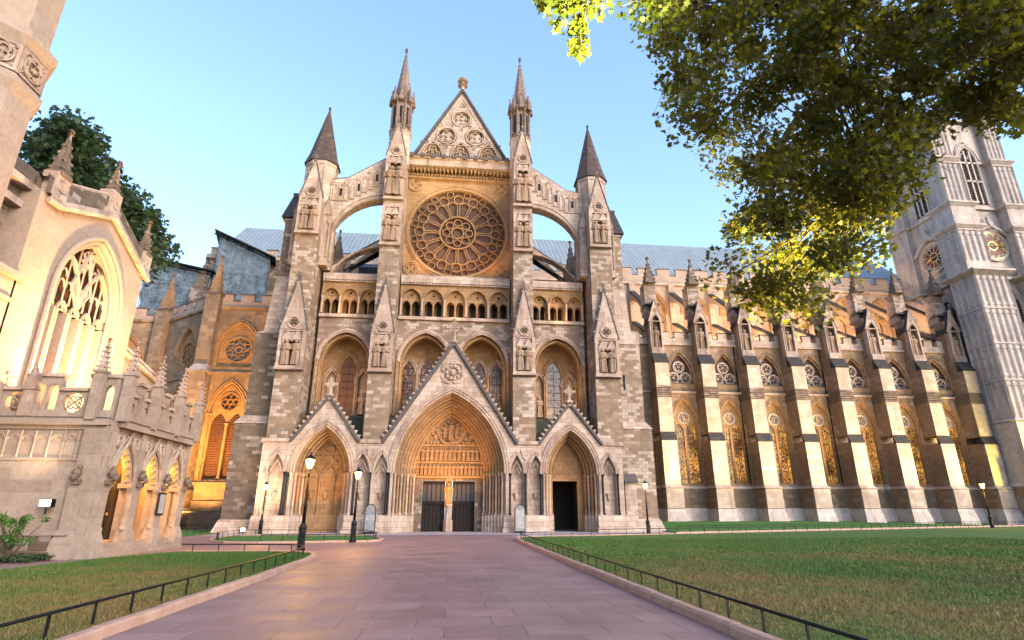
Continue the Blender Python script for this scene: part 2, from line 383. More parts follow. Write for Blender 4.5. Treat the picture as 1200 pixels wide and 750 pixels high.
    def battlement(s, u0, u1, d0, d1, z0, zm, z1, pitch=2.2, fill=.62, cop='dark_coping', m='pale_stone'):
        s.mat(m); s.box(u0, u1, d0, d1, z0, zm)
        n = max(1, round((u1 - u0) / pitch)); p = (u1 - u0) / n
        for i in range(n):
            a = u0 + p * i + p * (1 - fill) / 2; b = a + p * fill
            s.mat(m); s.box(a, b, d0 + .003, d1 - .003, zm - .01, z1); s.mat(cop); s.box(a - .06, b + .06, d0 - .07, d1 + .07, z1, z1 + .13)
            if i: s.box(a - p * (1 - fill) + .06, a - .06, d0 - .05, d1 + .05, zm, zm + .1)
    def build(s, name, parent=None, label=None, smooth=False, at=None):
        me = bpy.data.meshes.new(name); me.from_pydata(s.v, [], s.f)
        for m in s.mats: me.materials.append(MATS[m])
        me.polygons.foreach_set('material_index', s.mi)
        if smooth: me.polygons.foreach_set('use_smooth', [True] * len(s.f))
        me.update()
        o = bpy.data.objects.new(name, me); COL.objects.link(o)
        if parent is not None:
            o.parent = parent; o.location = -Vector(rootloc(parent)) + Vector(at or (0, 0, 0))
            if parent.type == 'MESH': o.location = Vector(at or (0, 0, 0))
        elif at: o.location = at
        if label: o['label'] = label
        return o
def rootloc(o): return o.location if o.type == 'EMPTY' else (0, 0, 0)
def tag(o, label, cat, group=None, kind=None):
    o['label'] = label; o['category'] = cat
    if group: o['group'] = group
    if kind: o['kind'] = kind
    return o
def thing(name, label, cat, loc=(0, 0, 0), group=None):
    o = bpy.data.objects.new(name, None); COL.objects.link(o); o.location = loc; o.empty_display_size = .3
    return tag(o, label, cat, group)
def structure(o): o['kind'] = 'structure'; return o
def kids(o): return [c for c in bpy.data.objects if c.parent == o]
def copy_part(o, off, parent=None):
    c = o.copy(); COL.objects.link(c); c.parent = parent or o.parent; c.location = o.location + Vector(off)
    for k in kids(o): 
        d = k.copy(); COL.objects.link(d); d.parent = c
    return c
def copy_thing(o, loc, label, rz=0):
    c = o.copy(); COL.objects.link(c); c.location = loc; c.rotation_euler.z = rz; c['label'] = label
    for k in kids(o):
        d = k.copy(); COL.objects.link(d); d.parent = c
        for g in kids(k):
            e = g.copy(); COL.objects.link(e); e.parent = d
    return c
def spot(name, loc, to, e, c=(1, .6, .25), size=100, r=.25, blend=.8):
    L = bpy.data.lights.new(name, 'SPOT'); L.energy = e * LK; L.color = c; L.spot_size = rad(size); L.spot_blend = blend; L.shadow_soft_size = r
    o = bpy.data.objects.new(name, L); COL.objects.link(o); o.location = loc
    o.rotation_euler = (Vector(to) - Vector(loc)).to_track_quat('-Z', 'Y').to_euler(); return o
LK = .50
WARM = (1, .56, .20); AMBER = (1, .46, .10); CREAM = (1, .72, .42)

# ------------------------------------------------------------ ground, paths, lawns
def sheet(name, poly, z, mat, thick=0):
    m = MB(); m.mat(mat)
    m.tess([poly], lambda a, b: (a, b, z))
    if thick:
        n = len(poly); m.add([(a, b, z) for a, b in poly] + [(a, b, z - thick) for a, b in poly], [(i, (i + 1) % n, n + (i + 1) % n, n + i) for i in range(n)])
    return m.build(name)
structure(sheet('ground', [(-400, -300), (400, -300), (400, 500), (-400, 500)], 0, 'paving'))
def offset(poly, w, closed=True):
    n = len(poly); out = []
    for i in range(n):
        p = Vector(poly[i]); a = Vector(poly[(i - 1) % n]) if closed or i else None; b = Vector(poly[(i + 1) % n]) if closed or i < n - 1 else None
        t = ((p - a).normalized() if a else Vector((0, 0))) + ((b - p).normalized() if b else Vector((0, 0))); t.normalize()
        out.append((p.x - t.y * w, p.y + t.x * w))
    return out
L_LEFT = [(-4.62, 3), (-4.6, 10), (-4.58, 16), (-4.62, 20.5), (-4.75, 22.6), (-5.1, 23.9), (-5.8, 24.7), (-7.2, 25.1), (-10.2, 25.2), (-10.9, 24.2), (-11.6, 21.6), (-12.0, 18.7), (-12.7, 14), (-13.0, 3)]
L_MID = [(-4.4, 34.2), (-3.9, 35.2), (-3.9, 37), (-4.5, 39.5), (-5.4, 42.6), (-14.6, 43.4), (-14.2, 38.5), (-13.0, 35.2), (-11.8, 34.0), (-10, 33.6)]
L_BACK = [(-17.5, 41.5), (-17.8, 48), (-18.6, 57.5), (-30, 57.5), (-27, 41.5)]
L_RIGHT = [(3.98, 3), (3.96, 20), (3.98, 33), (4.1, 36), (4.8, 37.8), (6.4, 38.6), (9.6, 39.2), (14, 40.8), (34, 48.4), (60, 58.2), (95, 71.4), (95, 3)]
for nm, P, z, mt in (('left_lawn', L_LEFT, .09, 'lawn_near'), ('middle_lawn', L_MID, .05, 'lawn_far'), ('back_lawn', L_BACK, .05, 'lawn_far'), ('right_lawn', L_RIGHT, .09, 'lawn_near')):
    structure(sheet(nm, P, z, mt, .1))
structure(sheet('path', [(6.5, 44.5), (18, 46.2), (60, 62.2), (96, 75.9), (96, 72), (60, 58.6), (14, 41.3), (9.6, 39.7), (6.5, 39.3), (4.2, 41)], .004, 'path_paving'))
structure(sheet('forecourt', [(-17, 44.2), (18, 44.2), (18, 52), (-17, 52)], .004, 'path_paving'))
# the far lawn climbs gently to the foot of the long wall
def far_lawn():
    m = MB(); m.mat('lawn_far'); vs = []; nx, ny = 40, 14
    for i in range(nx + 1):
        x = 18.05 + (110 - 18.05) * i / nx; y0 = 46.3 + (x - 18) * .378
        for j in range(ny + 1):
            t = j / ny; y = y0 + (96 - y0) * t; d = min(1, (y - y0) / 13); vs.append((x, y, .02 + .5 * d * d * (3 - 2 * d)))
    m.add(vs, [(i * (ny + 1) + j, (i + 1) * (ny + 1) + j, (i + 1) * (ny + 1) + j + 1, i * (ny + 1) + j + 1) for i in range(nx) for j in range(ny)])
    structure(m.build('far_lawn', smooth=True))
far_lawn()
def kerb(name, pts, h=.15, w=.2):
    m = MB(); m.mat('kerb_stone')
    P = []
    for (x0, y0), (x1, y1) in zip(pts, pts[1:]):
        L = math.hypot(x1 - x0, y1 - y0); n = max(1, round(L / 1.05))
        for i in range(n): P.append(((x0 + (x1 - x0) * i / n, y0 + (y1 - y0) * i / n), (x0 + (x1 - x0) * (i + 1) / n, y0 + (y1 - y0) * (i + 1) / n)))
    for (x0, y0), (x1, y1) in P:
        L = math.hypot(x1 - x0, y1 - y0); ux, uy = (x1 - x0) / L, (y1 - y0) / L; g = .012; hh = h + random.uniform(-.008, .008); o = random.uniform(-.008, .008)
        a = (x0 + ux * g - uy * o, y0 + uy * g + ux * o); b = (x1 - ux * g - uy * o, y1 - uy * g + ux * o)
        q = lambda p, s, z: (p[0] - uy * s, p[1] + ux * s, z)
        prof = [(w / 2, -.02), (w / 2, hh - .04), (w / 2 - .04, hh), (-w / 2 + .03, hh), (-w / 2, hh - .03), (-w / 2, -.02)]
        vs = [q(a, s, z) for s, z in prof] + [q(b, s, z) for s, z in prof]
        m.add(vs, [(i, (i + 1) % 6, 6 + (i + 1) % 6, 6 + i) for i in range(6)] + [(5, 4, 3, 2, 1, 0), (6, 7, 8, 9, 10, 11)])
    return structure(m.build(name))
kerb('kerb', L_LEFT[:9]); kerb('kerb', L_LEFT[8:], .07, .12)
kerb('kerb', L_RIGHT[:11]); kerb('kerb', L_MID + [L_MID[0]], .1)
kerb('kerb', [(18, 46.2), (60, 62.1), (96, 75.8)], .08, .14)
# ------------------------------------------------------------ the abbey: north front of the transept
abbey = thing('abbey_church', 'great pale gothic abbey with rose window, three portals, long buttressed nave and clock tower', 'abbey', (0, 50, 0))
FY = 48.2       # front of the portal screen
def P(name, m, parent=abbey, label=None): return m.build(name, parent, label)

# portal screen: one wall pierced by the three portals and the small blind arches
m = MB(); m.mat('pale_stone')
niches = [(-13.75, .62), (-7.05, .62), (-5.5, .58), (5.55, .58), (7.15, .62), (13.35, .62)]
out = [(-15.0, -.2), (14.6, -.2), (14.6, 7.0), (12.75, 7.0), (10.15, 10.5), (7.5, 7.0), (5.55, 7.0), (0, 15.6), (-5.55, 7.0), (-7.5, 7.0), (-10.15, 10.7), (-12.8, 7.0), (-15, 7.0)]
holes = [opening(0, 4.55, -.1, 4.55, 6.75, 12), opening(-10.15, 2.2, -.1, 4.5, 3.75), opening(10.15, 2.2, -.1, 4.5, 3.75)] + [opening(c, h, 1.35, 4.6, 1.5, 5) for c, h in niches]
m.wall(out, holes, FY, FY + .55)
for a, b in ((-15, -12.7), (-7.6, -4.9), (4.9, 7.6), (12.7, 14.6)): m.box(a, b, FY + .5, 52.4, 6.6, 6.95)
for c, h in niches: m.box(c - h - .1, c + h + .1, FY + .45, FY + .6, 1.3, 6.4)
P('portal_screen', m)
def coping(m, a, b, r=.2, cr=14, d=FY - .12):
    m.mat('dark_coping'); m.tube([(a[0], d, a[1]), (b[0], d, b[1])], r, 6)
    m.tube([(a[0], d + .5, a[1] + .08), (b[0], d + .5, b[1] + .08)], r * 1.2, 5)
    m.mat('carved_stone'); m.crockets((a[0], d, a[1] + r), (b[0], d, b[1] + r), cr, .15)
for cx, hw, zb, zt in ((0, 5.6, 7.0, 15.7), (-10.15, 2.75, 7.0, 10.75), (10.15, 2.75, 7.0, 10.55)):
    n = 22 if hw > 4 else 10; m = MB()
    coping(m, (cx - hw, zb), (cx, zt), .19 if hw > 4 else .15, n); coping(m, (cx + hw, zb), (cx, zt), .19 if hw > 4 else .15, n); P('gable_coping', m)
for a, b in ((-15.1, -12.9), (-7.4, -5.6), (5.6, 7.4), (12.8, 14.7)): m = MB(); m.mat('carved_stone'); m.box(a, b, FY - .2, FY + .3, 6.93, 7.22); P('string_course', m)
for cx, zt, h in ((0, 15.7, 2.3), (-10.15, 10.75, 1.6), (10.15, 10.55, 1.6)):
    m = MB(); m.mat('carved_stone'); m.lathe(cx, FY, [(.3, zt - .3), (.16, zt + .3), (.12, zt + h * .5)], 8)
    z = zt + h * .62; r = h * .2
    m.box(cx - r * 1.5, cx + r * 1.5, FY - .09, FY + .09, z - .1, z + .1); m.box(cx - .11, cx + .11, FY - .085, FY + .085, z - r * 1.4, z + r * 1.6)
    for k in range(4): m.blob(cx + r * 1.5 * math.cos(k * PI / 2), FY, z + r * 1.5 * math.sin(k * PI / 2), r * .42)
    m.cring(cx, z, r * .7, r * 1.05, FY - .07, FY + .07, 16); P('stone_cross', m)
# carved panel in the big gable
m = MB(); m.mat('carved_stone')
m.ring(foil(0, 13.0, .95), [(a * 1.25, 13 + (b - 13) * 1.25) for a, b in foil(0, 13.0, .95)], FY - .12, FY + .02, True)
for i in range(10):
    a = i * PI / 5; m.blob(.55 * math.cos(a), FY - .05, 13 + .55 * math.sin(a), .2)
m.blob(0, FY - .1, 13, .3)
P('gable_carving', m)
for x in (-6.3, 6.35): m = MB(); m.mat('carved_stone'); m.wall([(x - .45, 6.5), (x - .35, 5.95), (x, 5.6), (x + .35, 5.95), (x + .45, 6.5)], (), FY - .12, FY + .02); P('carved_shield', m)

def portal(name, cx, hw, zs, rise, orders, depth, zb, shafts_from=1.35):
    m = MB(); hw0, r0 = hw, rise; n = 12
    dd = depth / orders; st = []
    for i in range(orders + 1):
        h = hw0 - i * (hw0 * .36 / orders); r = r0 - (hw0 - h) * 1.02; d = FY + .3 + i * dd; st.append((h, r, d))
    for i in range(orders):
        (h, r, d), (h2, r2, d2) = st[i], st[i + 1]
        m.mat('ochre_stone')
        po, pi = opening(cx, h, zb, zs, r, n), opening(cx, h2, zb, zs, r2, n)
        m.ring(pi, po, d, d2 + .02)
        m.path(arch(cx, h - .07, zs, r - .07, n), d - .02, .09, 5)
        m.path(arch(cx, h2 + .05, zs, r2 + .05, n), d - .03, .06, 5)
        if i % 2:       # little carved figures up the order
            q = arch(cx, (h + h2) / 2, zs, (r + r2) / 2, 16)
            for a, b in q[1:-1]: m.blob(a, d - .03, b, .1)
            m.mat('shade_stone'); m.path(arch(cx, (h + h2) / 2 + .12, zs, (r + r2) / 2 + .12, 12), d + .0, .035, 4); m.path(arch(cx, (h + h2) / 2 - .13, zs, (r + r2) / 2 - .13, 12), d + .0, .035, 4)  # dark tubes draw the shade lines between mouldings
    m.mat('carved_stone')
    q = arch(cx, hw0 + .22, zs, r0 + .25, n)
    m.path(q, FY - .04, .12, 6); m.path(arch(cx, hw0 + .02, zs, r0 + .02, n), FY - .04, .1, 6); m.path(arch(cx, hw0 + .42, zs, r0 + .48, n), FY - .06, .1, 6); m.mat('shade_stone'); m.path(arch(cx, hw0 + .12, zs, r0 + .14, n), FY - .01, .06, 4); m.path(arch(cx, hw0 + .32, zs, r0 + .36, n), FY - .0, .06, 4); m.mat('carved_stone')
    for a, b in arch(cx, hw0 + .32, zs, r0 + .36, 22)[1:-1]: m.blob(a, FY - .06, b, .09)
    arch_o = P('archivolt', m)
    for k in (-1, 1):
        m = MB()
        for i in range(orders):
            h, r, d = st[i]; h2 = st[i + 1][0]
            m.mat('carved_stone' if i % 2 == 0 else 'ochre_stone')
            m.col(cx + k * (h2 + .07), d - .06, shafts_from, zs + .02, .10, 8)
            m.mat('ochre_stone'); m.box(cx + k * (h2 + .12) - .16, cx + k * (h2 + .12) + .16, d - .22, d + .3, zs, zs + .16)
        for dx in (.14, .42):
            m.mat('iron' if dx > .3 else 'carved_stone'); m.col(cx + k * (hw0 + dx), FY - .1, shafts_from, zs + .05, .09, 8)
        P('jamb_shafts', m)
    # plinths of the jambs
    for k in (-1, 1):
        m = MB(); m.mat('pale_stone')
        for i in range(orders):
            a, b = cx + k * (st[i + 1][0] - .08), cx + k * (st[0][0] + .1)
            m.box(min(a, b), max(a, b), st[i][2] - .25, st[i + 1][2] + .1, -.1, 1.33 - i * .004)
        P('jamb_plinth', m)
    return st[-1]

# main portal
h, r, d = portal('main', 0, 4.55, 4.55, 6.75, 7, 2.2, 0)
YT = d + .05
m = MB(); m.mat('ochre_stone')
m.wall([(-4.6, 4.3)] + arch(0, 4.6, 4.4, 6.7, 10)[1:-1] + [(4.6, 4.3)], (), YT, YT + .2)
for z in (4.35, 5.55, 7.0): m.box(-3.1, 3.1, YT - .16, YT + .01, z, z + .16)
for zz, n, hh in ((4.55, 17, .95), (5.75, 15, 1.15)):
    for i in range(n):
        x = -2.75 + 5.5 * i / (n - 1); m.statue(x, YT - .1, zz, hh); 
        if zz > 5: m.path(arch(x, .18, zz + hh * .85, .28, 3), YT - .16, .035, 4)
m.ring(foil(0, 8.35, 1.15, 6, 5, 0), [(a * 1.14, 8.35 + (b - 8.35) * 1.14) for a, b in foil(0, 8.35, 1.15, 6, 5, 0)], YT - .18, YT + .01, True)
m.statue(0, YT - .14, 7.5, 1.6)
for k in (-1, 1):
    m.statue(k * .5, YT - .12, 7.75, 1.0)
    for i in range(5): 
        m.blob(k * (1.35 + i * .22), YT - .08, 7.4 + random.random() * (1.6 - i * .3), .22); m.blob(k * (.5 + i * .33), YT - .08, 9.6 - i * .4, .17); m.blob(k * (1.1 + i * .3), YT - .08, 7.3, .16)
P('tympanum', m)
m = MB(); m.mat('ragstone_dark')
m.box(-4.6, -2.25, YT, YT + .35, -.1, 4.3); m.box(2.25, 4.6, YT, YT + .35, -.1, 4.3); m.box(-2.3, 2.3, YT + .05, YT + .35, 4.1, 4.3)
for k in (-1, 1):
    for i in range(4):
        for j in range(18): m.blob(k * (2.42 + i * .17), YT, .7 + j * .2, .055)
P('door_surround', m)
for k in (-1, 1):
    x0, x1 = (.32, 2.25) if k > 0 else (-2.25, -.32)
    m = MB(); m.mat('door_wood'); m.box(x0, x1, YT + .5, YT + .62, 0, 4.1)
    for i in range(6):
        a = x0 + (x1 - x0) * (i + .06) / 6; b = x0 + (x1 - x0) * (i + .94) / 6; m.box(a, b, YT + .42, YT + .5, .1, 2.15)
    m.mat('dial_dark')
    for i in range(5):
        c = x0 + (x1 - x0) * (i + .5) / 5; m.wall(opening(c, .15, 2.45, 3.6, .3, 4), (), YT + .46, YT + .52); 
    m.mat('iron')
    for z in (.6, 2.25, 3.95): m.box(x0 + .02, x1 - .02, YT + .38, YT + .43, z, z + .07)
    dr = P('door', m); m = MB(); m.mat('iron'); xh = .5 * k; m.cring(xh, 1.2, .06, .1, YT + .34, YT + .38, 10); P('handle', m, dr)
m = MB(); m.mat('carved_stone'); m.lathe(0, YT + .2, [(.42, 0), (.42, .9), (.3, 1.0), (.26, 1.9), (.38, 2.1), (.38, 2.2)], 8, PI / 8)
m.mat('ochre_stone'); m.box(-.28, .28, YT + .25, YT + .55, 2.2, 4.3); m.lathe(0, YT + .1, [(.34, 4.05), (.4, 4.2), (.3, 4.5), (.05, 5.0)], 8)
tr = P('trumeau', m); m = MB(); m.mat('ochre_stone'); m.statue(0, YT + .02, 2.2, 1.75); P('statue', m, tr)

# side portals
h, r, d = portal('left', -10.15, 2.2, 4.5, 3.75, 4, 1.6, 0)
m = MB(); m.mat('ochre_stone'); m.wall(opening(-10.15, 2.25, -.1, 4.4, 3.7), (), d + .4, d + .5)
for i in range(3):
    c = -10.15 - 1.15 + i * 1.15
    m.path(arch(c, .55, 4.3, .95, 5), d + .35, .09, 5); m.col(c - .57, d + .3, 1.35, 4.3, .09)
    m.lathe(c, d + .32, [(.06, 2.5), (.18, 2.75), (.24, 3.0), (.24, 3.1)], 6)
m.col(-10.15 + 1.72, d + .3, 1.35, 4.3, .09)
for z in (5.6, 6.5): m.cring(-10.15, z, .25, .45, d + .3, d + .4, 14)
for k in (-1, 1): m.cring(-10.15 + k * .8, 5.7, .2, .36, d + .3, d + .4, 14)
m.box(-12.3, -8, d + .15, d + .45, -.1, 1.35)
P('blind_arcade', m)
h, r, d = portal('right', 10.15, 2.2, 4.5, 3.75, 4, 1.6, 0)
m = MB(); m.mat('ochre_stone'); m.wall([(7.9, 4.3)] + arch(10.15, 2.25, 4.35, 3.7)[1:-1] + [(12.4, 4.3)], (), d + .1, d + .3)
for z in range(5):
    for i in range(-3, 4):
        cx_, cz_ = 10.15 + (i + (z % 2) * .5) * .5, 4.75 + z * .5
        if abs(cx_ - 10.15) + (cz_ - 4.4) * .5 < 1.75: m.cring(cx_, cz_, .17, .24, d + .03, d + .1, 12); m.blob(cx_, d + .08, cz_, .08)
P('tympanum', m)
m = MB(); m.mat('ochre_stone'); m.box(7.9, 8.75, d + .1, d + .4, 0, 4.3); m.box(11.05, 12.4, d + .1, d + .4, 0, 4.3); m.box(8.7, 11.1, d + .12, d + .4, 4.1, 4.3)
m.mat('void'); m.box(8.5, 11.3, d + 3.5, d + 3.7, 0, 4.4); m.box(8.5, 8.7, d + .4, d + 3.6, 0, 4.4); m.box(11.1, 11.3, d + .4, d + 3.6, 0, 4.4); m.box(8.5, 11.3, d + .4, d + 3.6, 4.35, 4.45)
P('door_recess', m)
m = MB(); m.mat('door_wood'); m.box(11.0, 11.08, d + .45, d + 1.4, 0, 4.0); m.box(8.72, 8.8, d + .45, d + 1.4, 0, 4.0); P('door', m)

# blind arches with gablet heads and corbels
for c, hh in niches:
    m = MB(); m.mat('carved_stone')
    m.path(arch(c, hh + .05, 4.6, 1.55, 6), FY - .05, .1, 5); m.path(arch(c, hh + .2, 4.6, 1.75, 6), FY - .03, .08, 5)
    m.tube([(c - hh * .75, FY + .1, 4.7), (c, FY + .1, 5.55), (c + hh * .75, FY + .1, 4.7)], .07, 5)
    m.tube([(c - hh * .5, FY + .15, 4.5), (c, FY + .15, 5.1), (c + hh * .5, FY + .15, 4.5)], .05, 5)
    for k in (-1, 1):
        m.crockets((c + k * hh * .75, FY + .08, 4.7), (c, FY + .08, 5.5), 4, .05)
        m.mat('iron' if k > 0 else 'carved_stone'); m.col(c + k * (hh + .12), FY - .08, 1.35, 4.6, .075); m.mat('carved_stone')
        m.col(c + k * (hh + .0), FY + .16, 1.35, 4.6, .06)
    m.lathe(c, FY + .38, [(.04, 2.45), (.14, 2.65), (.2, 2.9), (.22, 3.05)], 6)
    P('blind_arch', m)
for a, b in ((-15.1, -12.2), (-8.1, -4.45), (4.45, 8.1), (12.2, 14.75)):
    m = MB(); m.mat('pale_stone')
    m.taper((a, b, FY - .42, FY + .02), -.1, (a, b, FY - .36, FY + .02), 1.05); m.taper((a, b, FY - .36, FY + .02), 1.05, (a + .05, b - .05, FY - .22, FY + .02), 1.32)
    m.box(a - .1, b + .1, FY - .62, FY, -.1, .35)
    P('plinth', m)

# upper bays behind the gables
def bay(name, x0, x1, arches, zt, lanc):
    m = MB(); m.mat('ragstone')
    hs = [opening(c, hw, 7.6, zs, ri, 8) for c, hw, zs, ri in arches]
    m.wall([(x0, 6.9), (x1, 6.9), (x1, zt), (x0, zt)], hs, 50.8, 51.6)
    m.mat('ochre_stone')
    for c, hw, zs, ri in arches:
        m.ring(opening(c, hw - .28, 7.6, zs, ri - .3, 8), opening(c, hw, 7.6, zs, ri, 8), 51.15, 52)
        m.mat('carved_stone'); m.path(arch(c, hw + .16, zs, ri + .18, 8), 50.75, .15, 6); m.path(arch(c, hw + .02, zs, ri, 8), 50.75, .1, 5); m.mat('ochre_stone')
        m.path(arch(c, hw - .27, zs, ri - .28, 8), 51.13, .1, 5)
        for k in (-1, 1): m.col(c + k * (hw - .1), 50.95, 9.6, zs + .1, .1); m.col(c + k * (hw + .2), 50.72, 9.6, zs + .1, .09)
        m.mat('wet_moss')
        for s_ in range(6): m.box(c - hw, c + hw, 51 + s_ * .36, 53.2, 7.3 + s_ * .42, 7.3 + (s_ + 1) * .42 - .01)
        m.mat('ochre_stone')
    P('bay_wall', m)
    m = MB(); m.mat('ochre_stone')
    wh = [opening(c, w, zb, zs, ri, 6) for c, w, zb, zs, ri, k in lanc]
    m.wall([(x0, 7), (x1, 7), (x1, zt), (x0, zt)], wh, 53.1, 53.5)
    for c, w, zb, zs, ri, k in lanc:
        m.mat('carved_stone' if w < .6 else 'ochre_stone'); m.path(arch(c, w + .14, zs, ri + .16, 6), 53.05, .1, 5); m.path(arch(c, w + .34, zs, ri + .36, 6), 53, .09, 5)
        for q in (-1, 1): m.col(c + q * (w + .25), 52.95, zb, zs, .08)
        if k == 'niche': m.box(c - w, c + w, 53.45, 53.55, zb, zs + ri); m.lathe(c, 53.1, [(.05, zb + .3), (.25, zb + .6), (.3, zb + .9)], 6)
    P('recess_wall', m)
    for c, w, zb, zs, ri, k in lanc:
        if k == 'niche':
            m = MB(); m.mat('carved_stone'); m.statue(c, 53.15, zb + .1, 2.0); P('statue', m); continue
        m = MB(); m.mat(k); m.wall(opening(c, w, zb, zs, ri, 6), (), 53.3, 53.35)
        g = P('lancet_window', m); m = MB(); m.mat('iron')
        for i in range(7): m.box(c - w, c + w, 53.26, 53.29, zb + .4 + i * .7, zb + .44 + i * .7)
        m.box(c - .02, c + .02, 53.255, 53.285, zb, zs + ri * .8); P('glazing_bar', m, g)
for s_ in (-1, 1):
    c = 9.75 * s_
    g = 'brown_blind' if s_ < 0 else 'grey_glass'
    bay('side', min(c - 2.6, c + 2.6), max(c - 2.6, c + 2.6) , [(c, 2.3, 14.5, 2.75)], 18.7,
        [(c, .72, 9.9, 14.0, 1.5, g), (c - 1.45, .42, 9.9, 13.0, 1.0, 'niche'), (c + 1.45, .42, 9.9, 13.0, 1.0, 'niche')])
bay('centre', -5.3, 5.3, [(-2.6, 2.3, 14.5, 2.9), (2.6, 2.3, 14.5, 2.9)], 18.7,
    [(x, .56, 9.9, 13.9, 1.25, 'stained_glass_dim') for x in (-4.2, -2.52, -.85, .85, 2.52, 4.2)])

# triforium arcades
def arcade(x0, x1, n):
    m = MB(); m.mat('ochre_stone'); p = (x1 - x0) / n; hw = p * .43
    cs = [x0 + p * (i + .5) for i in range(n)]
    m.wall([(x0, 18.6), (x1, 18.6), (x1, 22.1), (x0, 22.1)], [opening(c, hw, 18.95, 20.55, hw * 1.25, 6) for c in cs], 50.8, 51.25)
    m.mat('ochre_stone'); m.box(x0, x1, 52.2, 52.4, 18.6, 22)
    for c in cs:
        star = [(c + (.2 if i % 2 else .08) * math.cos(PI / 2 + i * PI / 5 + PI / 5), 21.1 + (.2 if i % 2 else .08) * math.sin(PI / 2 + i * PI / 5 + PI / 5)) for i in range(10)]
        m.wall(opening(c, hw * 1.04, 18.9, 20.5, hw * 1.3, 6), [opening(c - hw * .5, hw * .40, 18.95, 20.1, hw * .55, 4), opening(c + hw * .5, hw * .40, 18.95, 20.1, hw * .55, 4), star], 51.1, 51.4)
        m.col(c, 51.05, 18.95, 20.15, .07); m.path(arch(c, hw + .06, 20.55, hw * 1.32, 6), 50.75, .08, 5)
        m.cring(c, 21.1, .24, .31, 51.04, 51.11, 14)
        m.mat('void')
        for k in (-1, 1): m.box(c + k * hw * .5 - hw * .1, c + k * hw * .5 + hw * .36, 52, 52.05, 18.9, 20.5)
        m.mat('ochre_stone')
    m.mat('carved_stone')
    for i in range(n + 1): m.col(x0 + p * i + (0.12 if i == 0 else -.12 if i == n else 0), 50.7, 18.95, 20.6, .09)
    m.box(x0, x1, 50.52, 50.82, 18.55, 18.85)
    for i in range(int((x1 - x0) / .3)): m.blob(x0 + .15 + i * .3, 50.65, 22.2, .1)
    m.box(x0, x1, 50.55, 51.1, 22.1, 22.18); m.mat('pale_stone')
    m.box(x0, x1, 50.6, 53, 22.3, 22.9); m.taper((x0, x1, 50.6, 53), 22.9, (x0, x1, 51.4, 53), 23.3)
    P('triforium_arcade', m)
arcade(-5.2, 5.2, 5); arcade(-12.4, -7.25, 3); arcade(7.25, 12.4, 3)

# rose wall and window
RC = (0, 28.5); RR = 5.0
m = MB(); m.mat('ochre_stone')
m.wall([(-5.6, 23.2), (5.6, 23.2), (5.6, 35.3), (-5.6, 35.3)], [circ(*RC, RR, 40)], 52, 52.5)
for sx in (-1, 1):
    for sz in (23.2 + 1.15, 34.0 - .25): m.cring(sx * 4.45, sz if sz > 30 else sz, .62, .8, 51.88, 52.02, 16); m.ring(foil(sx * 4.45, sz, .5), [(sx * 4.45 + (a - sx * 4.45) * 1.3, sz + (b - sz) * 1.3) for a, b in foil(sx * 4.45, sz, .5)], 51.92, 52.01, True)
P('rose_wall', m)
m = MB(); m.mat('carved_stone'); m.box(-5.5, 5.5, 51.3, 52, 23.2, 23.35); P('rose_sill', m)
m = MB(); m.mat('carved_stone'); m.box(-5.6, 5.6, 50.9, 51.98, 35.5, 36.3); m.box(-5.8, 5.8, 50.7, 52.5, 36.3, 36.45)
m.mat('ochre_stone')
for i in range(36): m.blob(-5.25 + i * .3, 51.5, 34.75, .11); 
for i in range(27): m.box(-5.3 + i * .4, -5.1 + i * .4, 51.2, 51.9, 35.15, 35.5)
m.box(-5.5, 5.5, 51.6, 51.98, 34.45, 34.6)
m.mat('pale_stone')
m.mat('dark_coping'); m.box(-5.9, 5.9, 50.6, 52.6, 36.45, 36.55)
for i in range(10): m.box(-5.2 + i * 1.1, -4.8 + i * 1.1, 50.55, 50.75, 36.3, 36.75)
P('cornice', m)
m = MB(); m.mat('old_glass'); m.disc(RC[0], RC[1], RR + .1, 52.42, 40); rose = P('rose_window', m)
m = MB(); m.mat('ochre_stone'); D0, D1 = 52.1, 52.3
m.cring(*RC, RR - .16, RR + .12, 51.86, 52.3, 48); m.cring(*RC, RR + .2, RR + .3, 51.9, 52.01, 48)
m.cring(*RC, 1.72, 1.88, D0 - .06, D1, 36); m.cring(*RC, .56, .68, D0, D1, 20)
for i in range(8):
    a = i * PI / 4; m.cring(1.15 * math.cos(a), RC[1] + 1.15 * math.sin(a), .34, .43, D0, D1, 12)
for i in range(16):
    a = i * PI / 8 + PI / 16
    def pol(r, t): return (r * math.cos(a + t), RC[1] + r * math.sin(a + t))
    w = PI / 16 * .93
    petal = [pol(1.9, -w * .75), pol(2.7, -w * .86), pol(3.2, -w * .86), pol(3.42, -w * .6), pol(3.6, 0), pol(3.42, w * .6), pol(3.2, w * .86), pol(2.7, w * .86), pol(1.9, w * .75)]
    inn = [((a_) * 1.0, b_) for a_, b_ in petal]
    m.path(petal, D0 + .05, .06, 5)
    b = a + PI / 16
    m.cring(3.86 * math.cos(b), RC[1] + 3.86 * math.sin(b), .44, .52, D0, D1, 14)
    m.cring(4.45 * math.cos(a), RC[1] + 4.45 * math.sin(a), .32, .38, D0, D1, 12)
P('tracery', m, rose)

